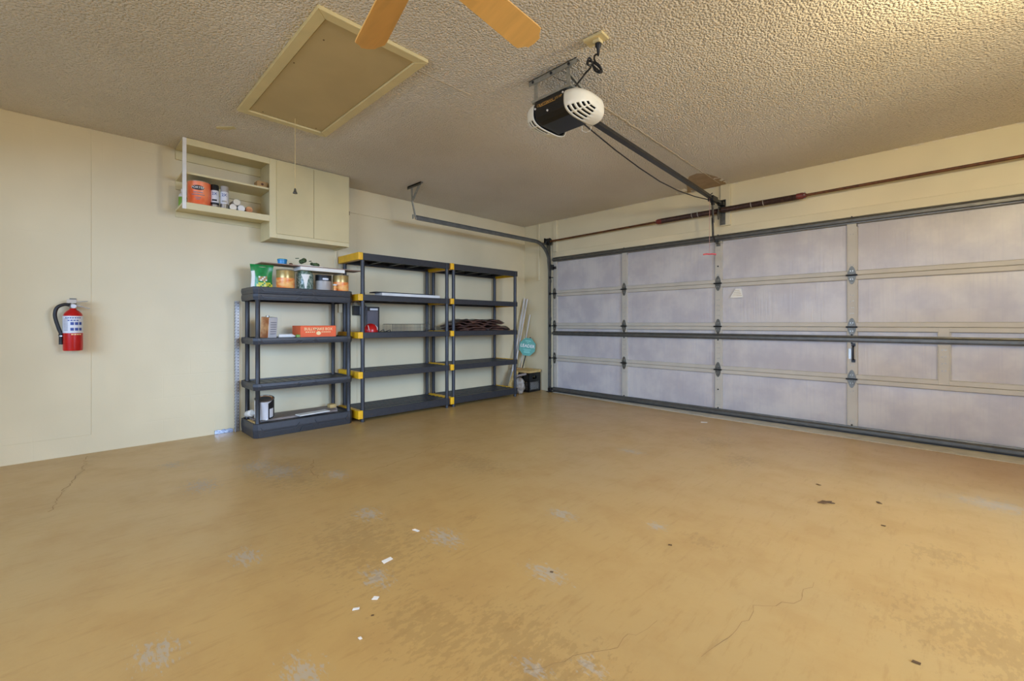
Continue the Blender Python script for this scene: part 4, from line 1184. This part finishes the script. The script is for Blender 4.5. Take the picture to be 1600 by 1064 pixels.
# bottom tier: grey boards, rusty-lidded can, white block
zf = .124
tag(MB().box(-4.99, -4.90, 1.27, 2.10, zf, zf + .022).build('grey_board', 'wood_grey', bevel=.002), 'long grey board at back of the bottom tray', 'board', 'grey boards on the bottom tray')
tag(MB().box(-4.893, -4.80, 1.26, 2.09, zf, zf + .022).build('grey_board', 'wood_grey', bevel=.002), 'long grey board in the middle of the bottom tray', 'board', 'grey boards on the bottom tray')
tag(MB().box(-4.793, -4.70, 1.27, 2.05, zf, zf + .022).build('grey_board', 'wood_grey', bevel=.002), 'long grey board at front of the bottom tray', 'board', 'grey boards on the bottom tray')
tag(MB().box(-.05, .05, -.16, .16, 0, .010, 0, rotz_about((-4.675, 1.78, zf + .0225), R(8))).build('white_strip', 'paper', bevel=.001), 'thin white strip lying at front of the grey boards', 'strip')
tag(MB().box(-4.90, -4.82, 2.02, 2.09, zf + .0225, zf + .06).build('wood_block', 'wood', bevel=.002), 'small pale wood block at right end of the grey boards', 'block')
c = (-4.70, 1.335, zf + .0225)
T = Matrix.Translation((-4.71, 1.335, zf + .047)) @ Matrix.Rotation(R(15), 4, Vector((.27, .96, 0)))
e = empty('paint_can', (-4.70, 1.335, zf + .023), 'white paint can with rusty brown lid on the bottom tray', 'can')
r, h = .083, .195
MB().lathe([(r, 0), (r + .002, .004), (r, .008), (r, h - .008), (r + .003, h - .003), (r, h), (r - .01, h), (r - .012, h - .006)], n=32, ms=[1, 1, 0, 1, 1, 1, 1], mat=T).build('body', ['label_white', 'tin'], parent=e, smooth=True, angle=50)
MB().lathe([(r - .010, h - .008), (r - .012, h - .003), (r - .020, h - .003), (r - .024, h - .007), (0, h - .006)], n=32, mat=T).build('lid', 'rust_lid', parent=e, smooth=True, angle=50)
mb = MB(); wrap_patch(mb, [(0.03, .005), (.12, .005), (.12, .19), (.075, .19), (.03, .17)], (0, 0), r + .001, R(-14)); mb.v = [T @ p for p in mb.v]; mb.build('label_block', 'label_black', parent=e)
mb = MB(); wrap_patch(mb, [(0.042, .02), (.085, .02), (.085, .11), (.042, .11)], (0, 0), r + .002, R(-14)); mb.v = [T @ p for p in mb.v]; mb.build('label_panel', 'label_white', parent=e)
mb = MB().lathe([(.0, -.09), (.028, -.09), (.034, -.08), (.034, .05), (.02, .06), (.02, .08), (0, .08)], n=16, mat=Matrix.Translation((-4.90, 1.262, zf + .062)) @ Matrix.Rotation(R(78), 4, 'Y'))
tag(mb.build('white_roll', 'paper', smooth=True), 'short white roll behind the rusty-lidded paint can', 'roll')
tag(MB().box(-4.70, -4.60, 1.232, 1.252, zf, zf + .016).box(-4.86, -4.70, 1.225, 1.255, zf, zf + .014).build('wood_stick', 'wood', bevel=.002), 'short wooden stick left of the rusty-lidded can', 'stick')

# ------------------------------------------------------------------ things on the left tall rack
zt2 = 1.392 - .004
e = MB().box(-4.84, -4.66, 2.555, 3.37, zt2, zt2 + .045).build('flat_carton', 'white', bevel=.002); tag(e, 'long white carton on the left tall rack second tier', 'carton')
MB().box(-4.86, -4.70, 2.50, 3.29, zt2 + .046, zt2 + .058).build('dark_bar', 'label_black', bevel=.001)
tag(bpy.data.objects['dark_bar'], 'long thin black bar lying on the white carton', 'bar')
zt3 = .978 - .004
e = empty('metal_box', (-4.92, 2.555, zt3), 'tall grey metal box standing on third tier against the wall', 'box')
MB().box(-4.97, -4.88, 2.475, 2.632, zt3, zt3 + .30).build('case', 'grey_box', parent=e, bevel=.003)
MB().box(-4.88, -4.875, 2.47, 2.637, zt3 + .0, zt3 + .30).box(-4.876, -4.8735, 2.478, 2.62, zt3 + .01, zt3 + .29).build('front_plate', 'black', parent=e, bevel=.001)
MB().box(-4.8736, -4.872, 2.515, 2.615, zt3 + .258, zt3 + .282).build('label_strip', 'label_white', parent=e)
MB().box(-4.8737, -4.8725, 2.482, 2.618, zt3 + .012, zt3 + .25).build('front_panel', 'grey_box', parent=e)
# red cap/ball
e = empty('red_hard_hat', (-4.65, 2.41, zt3), 'shiny red rounded cap on left tall rack third tier', 'cap')
MB().lathe([(.078, 0), (.080, .02), (.072, .055), (.048, .085), (.02, .098), (0, .10)], (-4.655, 2.41, zt3 + .002), 28).build('dome', 'red', parent=e, smooth=True)
mb = MB()
for s_ in (-1, 1): mb.tube([(-4.575 - .02, 2.41 + s_ * .05, zt3 + .03), (-4.60, 2.41 + s_ * .052, zt3 + .055), (-4.63, 2.41 + s_ * .045, zt3 + .08)], .004, 6)
mb.build('white_stripe', 'white', parent=e, smooth=True)
# wire rack + cable
def wires():
    e = empty('wire_baskets', (-4.75, 2.94, zt3), 'long low wire rack lying on left tall rack third tier', 'rack')
    x0, x1, y0, y1, za, zb2 = -4.86, -4.64, 2.68, 3.20, zt3 + .004, zt3 + .095
    mb = MB()
    for z in (za, zb2):
        mb.tube([(x0, y0, z), (x1, y0, z), (x1, y1, z), (x0, y1, z)], .0032, 5, closed=True)
    mb.tube([(x1, y0, (za + zb2) / 2), (x1, y1, (za + zb2) / 2)], .002, 4)
    mb.build('frame_wire', 'wire', parent=e)
    for k in range(27):
        y = y0 + (y1 - y0) * k / 26
        MB().tube([(x0, y, zb2), (x0, y, za), (x1, y, za), (x1, y, zb2)], .0025, 4).build('wire', 'wire', parent=e)
wires()
pts = [(-4.62, 2.50, zt3 + .006), (-4.60, 2.54, zt3 + .03), (-4.65, 2.58, zt3 + .006), (-4.60, 2.62, zt3 + .025), (-4.64, 2.66, zt3 + .006), (-4.60, 2.74, zt3 + .006), (-4.585, 2.86, zt3 + .008), (-4.60, 2.98, zt3 + .006), (-4.585, 3.10, zt3 + .01), (-4.60, 3.22, zt3 + .03), (-4.66, 3.27, zt3 + .006), (-4.62, 3.24, zt3 + .05)]
tag(MB().tube(spline(pts, 5), .004, 6).build('cable', 'rubber', smooth=True), 'thin black cable lying before the wire rack', 'cable')
# device on the wall between the shelves
e = empty('door_chime_unit', (-5.02, 2.42, 1.17), 'black and silver box on the wall above the red cap', 'box')
MB().box(-5.047, -4.99, 2.375, 2.48, 1.175, 1.285).build('case', 'black', parent=e, bevel=.006, bseg=2)
MB().box(-4.99, -4.985, 2.445, 2.476, 1.18, 1.28).build('side_plate', 'chrome', parent=e)
MB().tube(spline([(-5.01, 2.38, 1.29), (-5.0, 2.37, 1.32), (-4.99, 2.42, 1.34), (-4.99, 2.46, 1.31), (-4.98, 2.49, 1.30), (-4.98, 2.52, 1.28)], 5), .008, 8).build('metal_loop', 'chrome', parent=e, smooth=True)
# wall outlet and cable
e = empty('wall_outlet', (-5.05, 2.24, 1.20), 'cream outlet box on the wall between low shelf and left tall rack', 'outlet')
MB().box(XL + .012, XL + .045, 2.205, 2.272, 1.205, 1.325).build('box', 'conduit', parent=e, bevel=.004)
MB().box(XL + .045, XL + .05, 2.200, 2.277, 1.20, 1.33).build('cover_plate', 'conduit', parent=e, bevel=.002)
e = MB().tube([(XL + .018, 2.195, 1.915), (XL + .018, 2.195, 1.40), (XL + .02, 2.235, 1.326)], .006, 8).build('wall_cable', 'conduit', smooth=True)
tag(e, 'cream cable running down from the wall cabinet to the outlet', 'cable')
# brown tarp, folded, on right tall rack
def tarp():
    e = empty('folded_tarp', (-4.75, 4.02, zt3), 'rumpled brown folded tarp on the right tall rack', 'tarp')
    rnd = random.Random(5)
    lay = [(3.63, 4.46, 0.000, .030, 0), (3.60, 4.50, .024, .030, 1), (3.58, 4.36, .052, .030, 0), (3.66, 4.44, .078, .026, 0), (3.72, 4.42, .100, .028, 0)]
    for li, (y0, y1, zb3, th, mm) in enumerate(lay):
        nx, ny = 10, 34; top = []; 
        ph = rnd.uniform(0, 6)
        vs = []
        for s_ in (0, 1):
            for j in range(ny + 1):
                for i in range(nx + 1):
                    fy_, fx_ = j / ny, i / nx
                    xx = -4.94 + fx_ * .37 + .012 * math.sin(fy_ * 11 + ph) * (fx_ - .2)
                    yy = y0 + (y1 - y0) * fy_ + .012 * math.sin(fx_ * 8 + ph)
                    edge = min(1, 8 * min(fx_, 1 - fx_) + .5) * min(1, 12 * min(fy_, 1 - fy_) + .5)
                    wv = .007 * math.sin(fy_ * 17 + ph + fx_ * 3) + .005 * math.sin(fy_ * 31 + fx_ * 9 + ph * 2)
                    z = zt3 + .001 + zb3 * 1.2 + (0 if s_ == 0 else th * edge) + (wv if (s_ or li) else 0) + .006
                    vs.append((xx, yy, max(z, zt3 + .001)))
        n1 = (nx + 1) * (ny + 1); fs = []
        for s_ in (0, 1):
            for j in range(ny):
                for i in range(nx):
                    k = s_ * n1 + j * (nx + 1) + i; fs.append([k, k + 1, k + nx + 2, k + nx + 1])
        def rim(seq):
            for a_, b_ in zip(seq[:-1], seq[1:]): fs.append([a_, b_, b_ + n1, a_ + n1])
        rim([i for i in range(nx + 1)]); rim([ny * (nx + 1) + i for i in range(nx + 1)])
        rim([j * (nx + 1) for j in range(ny + 1)]); rim([j * (nx + 1) + nx for j in range(ny + 1)])
        MB().add(vs, fs).build('fold', 'tarp', parent=e, smooth=True, angle=50)
    # black corner lying over the front right
    vs = []
    for j in range(13):
        for i in range(5):
            fy_, fx_ = j / 12, i / 4
            vs.append((-4.70 + fx_ * .13, 4.12 + fy_ * .44, zt3 + .012 + (.062 - .02 * abs(fy_ - .5)) * (1 - fx_ ** 2) + .006 * math.sin(fy_ * 14)))
    fs = []
    for j in range(12):
        for i in range(4):
            k = j * 5 + i; fs.append([k, k + 1, k + 6, k + 5])
    o = MB().add(vs, fs).build('black_corner', 'tarp_black', parent=e, smooth=True); o['label'] = 'black underside folded forward'
    so = o.modifiers.new('solidify', 'SOLIDIFY'); so.thickness = .008
tarp()

# ------------------------------------------------------------------ perforated strip, foil
e = empty('perforated_angle', (-5.03, 1.195, 0), 'tall perforated grey steel angle standing against the wall left of the shelves', 'steel angle')
MB().box(-5.058 + .001, -5.050, 1.165, 1.203, .0, 1.30).box(-5.056, -5.018, 1.161, 1.165, 0, 1.30).build('angle_bar', 'perf', parent=e)
MB().box(-5.050, -5.046, 1.170, 1.175, 0, 1.30).build('flange', 'perf', parent=e)
mb = MB()
for k in range(42):
    z = .03 + k * .0303
    mb.box(-5.0505, -5.0492, 1.190, 1.196, z, z + .014); mb.box(-5.046, -5.0455, 1.1705, 1.1745, z + .01, z + .018)
    mb.box(-5.045, -5.039, 1.1608, 1.1604, z, z + .014); mb.box(-5.030, -5.024, 1.1608, 1.1604, z, z + .014)
mb.build('slots', 'hole', parent=e)
tag(bpy.data.objects['slots'], kind='stuff')
mb = MB()
for k in range(9):
    y0 = .995 + k * .017
    mb.box(XL + .003, XL + .012 + .004 * (k % 2), y0, y0 + .017, .001, .036 + .004 * math.sin(k * 2.1))
tag(mb.build('foil_strip', 'foil'), 'crumpled silver strip lying at foot of the wall left of the shelves', 'foil')

# ------------------------------------------------------------------ corner: poles, sign, crate
def pole(a, b, r, label, name='plastic_tube'):
    tag(MB().tube([a, b], r, 10).build(name, 'tube', smooth=True), label, 'tube', 'white tubes leaning in the corner')
pole((-4.90, 4.86, .02), (-5.005, 5.33, 1.49), .017, 'long white tube leaning in the corner, leftmost of the tubes')
pole((-4.93, 4.93, .02), (-4.965, 5.355, 1.48), .016, 'long white tube leaning in the corner, second from left')
pole((-4.975, 5.10, .01), (-4.915, 5.37, 1.22), .011, 'shorter thin white tube leaning behind the teal sign')
# sign
e = empty('yard_sign', (-4.84, 5.24, .60), 'teal octagonal yard sign on a dark stake, leaning in the corner', 'sign')
nf = Vector((.80, -.60, .12)).normalized(); rx_ = Vector((0, 0, 1)).cross(nf).normalized(); uz = nf.cross(rx_)
roll = R(-8)
rx2 = rx_ * math.cos(roll) + uz * math.sin(roll); uz2 = nf.cross(rx2)
F8 = frame((-4.815, 5.195, .70), rx2, uz2, nf)
def octo(w, h, z): return [(w * math.cos(PI / 8 + k * PI / 4) / math.cos(PI / 8), h * math.sin(PI / 8 + k * PI / 4) / math.cos(PI / 8)) for k in range(8)]
MB().prism(octo(.128, .142, 0), 2, -.004, .004, 0, F8).build('face_plate', 'teal', parent=e, bevel=.001)
mb = MB(); text_on(mb, 'LEADER', .070, F8 @ Matrix.Translation((0, .012, .0052)), sx=.95); mb.build('lettering', 'white', parent=e)
mb = MB()
for (x, y, w, hh) in ((0, .095, .09, .014), (0, .066, .03, .010), (0, -.045, .12, .010), (0, -.068, .09, .010), (0, -.09, .10, .012)):
    mb.box(x - w / 2, x + w / 2, y - hh / 2, y + hh / 2, .0042, .0052, 0, F8)
mb.build('small_print', 'teal_light', parent=e)
MB().lathe([(.012, 0), (.012, .008), (0, .01)], n=10, mat=F8 @ Matrix.Translation((.028, .152, -.004))).build('top_clip', 'black', parent=e)
st0 = F8 @ Vector((-.0, .13, -.012)); st1 = F8 @ Vector((-.01, -.13, -.012))
MB().tube([st0, st1, (-4.875, 5.14, .36)], .009, 8).build('stake', 'black_metal', parent=e)

# milk crate
cz = R(4)
Cn = Vector((-4.645, 5.045, 0)); S = .295
CM = Matrix.Translation(Cn) @ Matrix.Rotation(cz, 4, 'Z')
cr = empty('milk_crate', (Cn.x - .15, Cn.y + .15, 0), 'black plastic milk crate with lattice sides in the corner by the track', 'crate')
def crate_side(M4):
    mb = MB(); t_ = .008
    L = S
    mb.box(0, L, 0, t_, 0, .035, 0, M4).box(0, L, 0, t_, .155, .20, 0, M4).box(0, L, 0, t_, .25, .30, 0, M4)
    mb.box(0, .028, 0, t_, 0, .30, 0, M4).box(L - .028, L, 0, t_, 0, .30, 0, M4)
    mb.box(.028, .10, 0, t_, .20, .25, 0, M4).box(L - .10, L - .028, 0, t_, .20, .25, 0, M4)
    # diagonal lattice
    n = 6; w = .0040
    for k in range(-3, n + 1):
        for s_ in (1, -1):
            x0 = .028 + k * (L - .056) / n; x1 = x0 + s_ * .12
            if s_ < 0: x0, x1 = x0 + .12, x0
            a_ = Vector((x0, .035)); b_ = Vector((x1, .155))
            lo, hi = .028, L - .028
            # clip
            def clip(a_, b_):
                t0, t1 = 0.0, 1.0; dx = b_.x - a_.x
                if abs(dx) < 1e-9: return (a_, b_) if lo <= a_.x <= hi else None
                ta, tb = (lo - a_.x) / dx, (hi - a_.x) / dx
                if ta > tb: ta, tb = tb, ta
                t0, t1 = max(t0, ta), min(t1, tb)
                if t0 >= t1: return None
                return a_ + (b_ - a_) * t0, a_ + (b_ - a_) * t1
            c_ = clip(a_, b_)
            if not c_: continue
            a_, b_ = c_; d_ = (b_ - a_).normalized(); nn = Vector((-d_.y, d_.x)) * w
            mb.prism([(a_.x - nn.x, a_.y - nn.y), (b_.x - nn.x, b_.y - nn.y), (b_.x + nn.x, b_.y + nn.y), (a_.x + nn.x, a_.y + nn.y)], 1, 0.001, t_ - .001, 0, M4)
    mb.build('side', 'black', parent=cr)
# local: near corner at origin, right face along +y, left face along -x
crate_side(CM @ Matrix.Rotation(R(90), 4, 'Z'))
crate_side(CM @ Matrix.Rotation(R(180), 4, 'Z') @ Matrix.Translation((0, -.008, 0)))
crate_side(CM @ Matrix.Translation((-S, S - .008, 0)))
crate_side(CM @ Matrix.Translation((-S + .008, 0, 0)) @ Matrix.Rotation(R(90), 4, 'Z'))
MB().box(-S + .008, -.008, .008, S - .008, .004, .012, 0, CM).build('base', 'black', parent=cr)
# things inside / on the crate
tag(MB().box(-.27, -.010, .03, .28, .014, .16, 0, CM).build('white_filler', 'paper', bevel=.004), 'pale filler block added inside the milk crate', 'carton')  # added block, shows white through the lattice; no carton known inside
tag(MB().box(-.29, .02, .0, .09, .302, .335, 0, CM @ Matrix.Rotation(R(1), 4, 'Z')).build('wood_plank', 'wood', bevel=.002), 'front pale plank laid on the milk crate', 'plank', 'planks on the milk crate')
tag(MB().box(-.29, .02, .095, .19, .302, .34, 0, CM).build('wood_plank', 'wood', bevel=.002), 'middle pale plank laid on the milk crate', 'plank', 'planks on the milk crate')
tag(MB().box(-.285, .02, .195, .285, .302, .345, 0, CM).build('wood_plank', 'wood', bevel=.002), 'rear pale plank laid on the milk crate', 'plank', 'planks on the milk crate')
mb = MB()
T3 = CM @ Matrix.Translation((-.30, .05, .337)) @ Matrix.Rotation(R(20), 4, 'Z')
tag(mb.box(-.08, .10, -.03, .03, .0, .028, 0, T3).build('wood_offcut', 'cardboard', bevel=.002), 'brown wood offcut lying on the front plank', 'offcut')
# leaning offcuts and plastic sack left of the crate
tag(MB().box(-.02, .02, -.045, .045, 0, .36, 0, Matrix.Translation((-4.80, 4.76, .013)) @ Matrix.Rotation(R(-26), 4, 'X')).build('wood_board', 'wood', bevel=.002), 'short pale board leaning between rack and crate', 'board')
def sack(c, rx, ry, rz, label, seed, name='plastic_sack'):
    rnd = random.Random(seed); vs = []; fs = []; n, m_ = 18, 12
    offs = [[rnd.uniform(.82, 1.12) for _ in range(n)] for _ in range(m_ + 1)]
    for j in range(m_ + 1):
        ph = PI * j / m_
        for k in range(n):
            th = 2 * PI * k / n; f = offs[j][k]
            vs.append((c[0] + rx * f * math.sin(ph) * math.cos(th), c[1] + ry * f * math.sin(ph) * math.sin(th), c[2] + max(0.001, rz - rz * math.cos(ph) * (f * .5 + .5))))
    for j in range(m_):
        for k in range(n):
            l = (k + 1) % n; fs.append([j * n + k, j * n + l, (j + 1) * n + l, (j + 1) * n + k])
    tag(MB().add(vs, fs).build(name, 'bag_grey', smooth=True, angle=35), label, 'sack')
sack((-4.66, 4.85, 0), .09, .08, .125, 'crumpled grey-white plastic sack on floor left of the crate', 4)
tag(MB().box(-.10, .10, -.02, .02, -.016, .016, 0, Matrix.Translation((-4.66, 4.86, .285)) @ Matrix.Rotation(R(35), 4, 'Z') @ Matrix.Rotation(R(-14), 4, 'Y')).build('wood_block', 'wood_grey', bevel=.003), 'grey wood block resting on the sack beside the planks', 'block')

# ------------------------------------------------------------------ bits on the floor
def chip(x, y, w, d, a, m, label, name, cat, group, z=.0012, h=.002, poly=None):
    mb = MB()
    T = Matrix.Translation((x, y, z)) @ Matrix.Rotation(a, 4, 'Z')
    P = poly or [(-w, -d), (w * .9, -d * .8), (w, d * .9), (-w * .8, d)]
    mb.prism(P, 2, 0, h, 0, T)
    tag(mb.build(name, m), label, cat, group)
G = 'small white chips on the floor'
chip(-1.965, 1.27, .020, .008, R(10), 'paper', 'white rectangular chip on floor, farthest of the near chips', 'paint_chip', 'chip', G)
chip(-1.809, 1.017, .026, .013, R(95), 'paper', 'largest white rectangular chip on the floor', 'paint_chip', 'chip', G)
chip(-1.592, .845, .012, .010, R(40), 'paper', 'white ragged chip nearer than the largest chip', 'paint_chip', 'chip', G)
chip(-1.584, .761, .013, .006, R(60), 'paper', 'white ragged chip with dark speck beside it', 'paint_chip', 'chip', G)
chip(-1.426, .70, .007, .005, R(0), 'paper', 'tiny white chip nearest the viewer', 'paint_chip', 'chip', G)
chip(-1.895, 4.867, .035, .018, R(30), 'paper', 'white chip far off on floor before the garage door', 'paint_chip', 'chip', G)
leafp = [(-.05, -.005), (-.02, -.022), (.01, -.012), (.045, -.02), (.03, 0), (.05, .012), (.015, .012), (0, .025), (-.02, .010)]
chip(-.53, 3.2, .05, .02, R(45), 'leaf', 'dry brown leaf on the floor in front of the door', 'dry_leaf', 'leaf', None, poly=leafp, h=.004)
for i, (x, y, s_, lab) in enumerate(((-.075, 1.892, .011, 'dark crumb on floor at lower right'), (-.961, 2.054, .009, 'dark crumb on floor right of centre'),
                            (-1.506, .787, .005, 'tiny dark crumb beside the ragged white chip'), (.02, 1.62, .008, 'dark crumb nearest the right edge'),
                            (-.30, 3.42, .016, 'thin dark crumb right of the dry leaf'), (-.62, 3.52, .014, 'curved dark crumb beyond the dry leaf'),
                            (-.25, 3.05, .010, 'small dark crumb to the right before the leaf'), (-1.22, 1.47, .007, 'dark crumb by the grey patch near centre'))):
    chip(x, y, s_, s_ * .55, R(30 * i), 'leaf', lab, 'dirt_crumb', 'crumb', 'dark crumbs on the floor')

for o in bpy.data.objects:
    b = o.name.split('.')[0]
    if b in ('rivet', 'hinge_screw', 'pictograms', 'small_print', 'label_text', 'print_lines', 'sticker_print', 'slots', 'bell_wire'):
        o['kind'] = 'stuff'
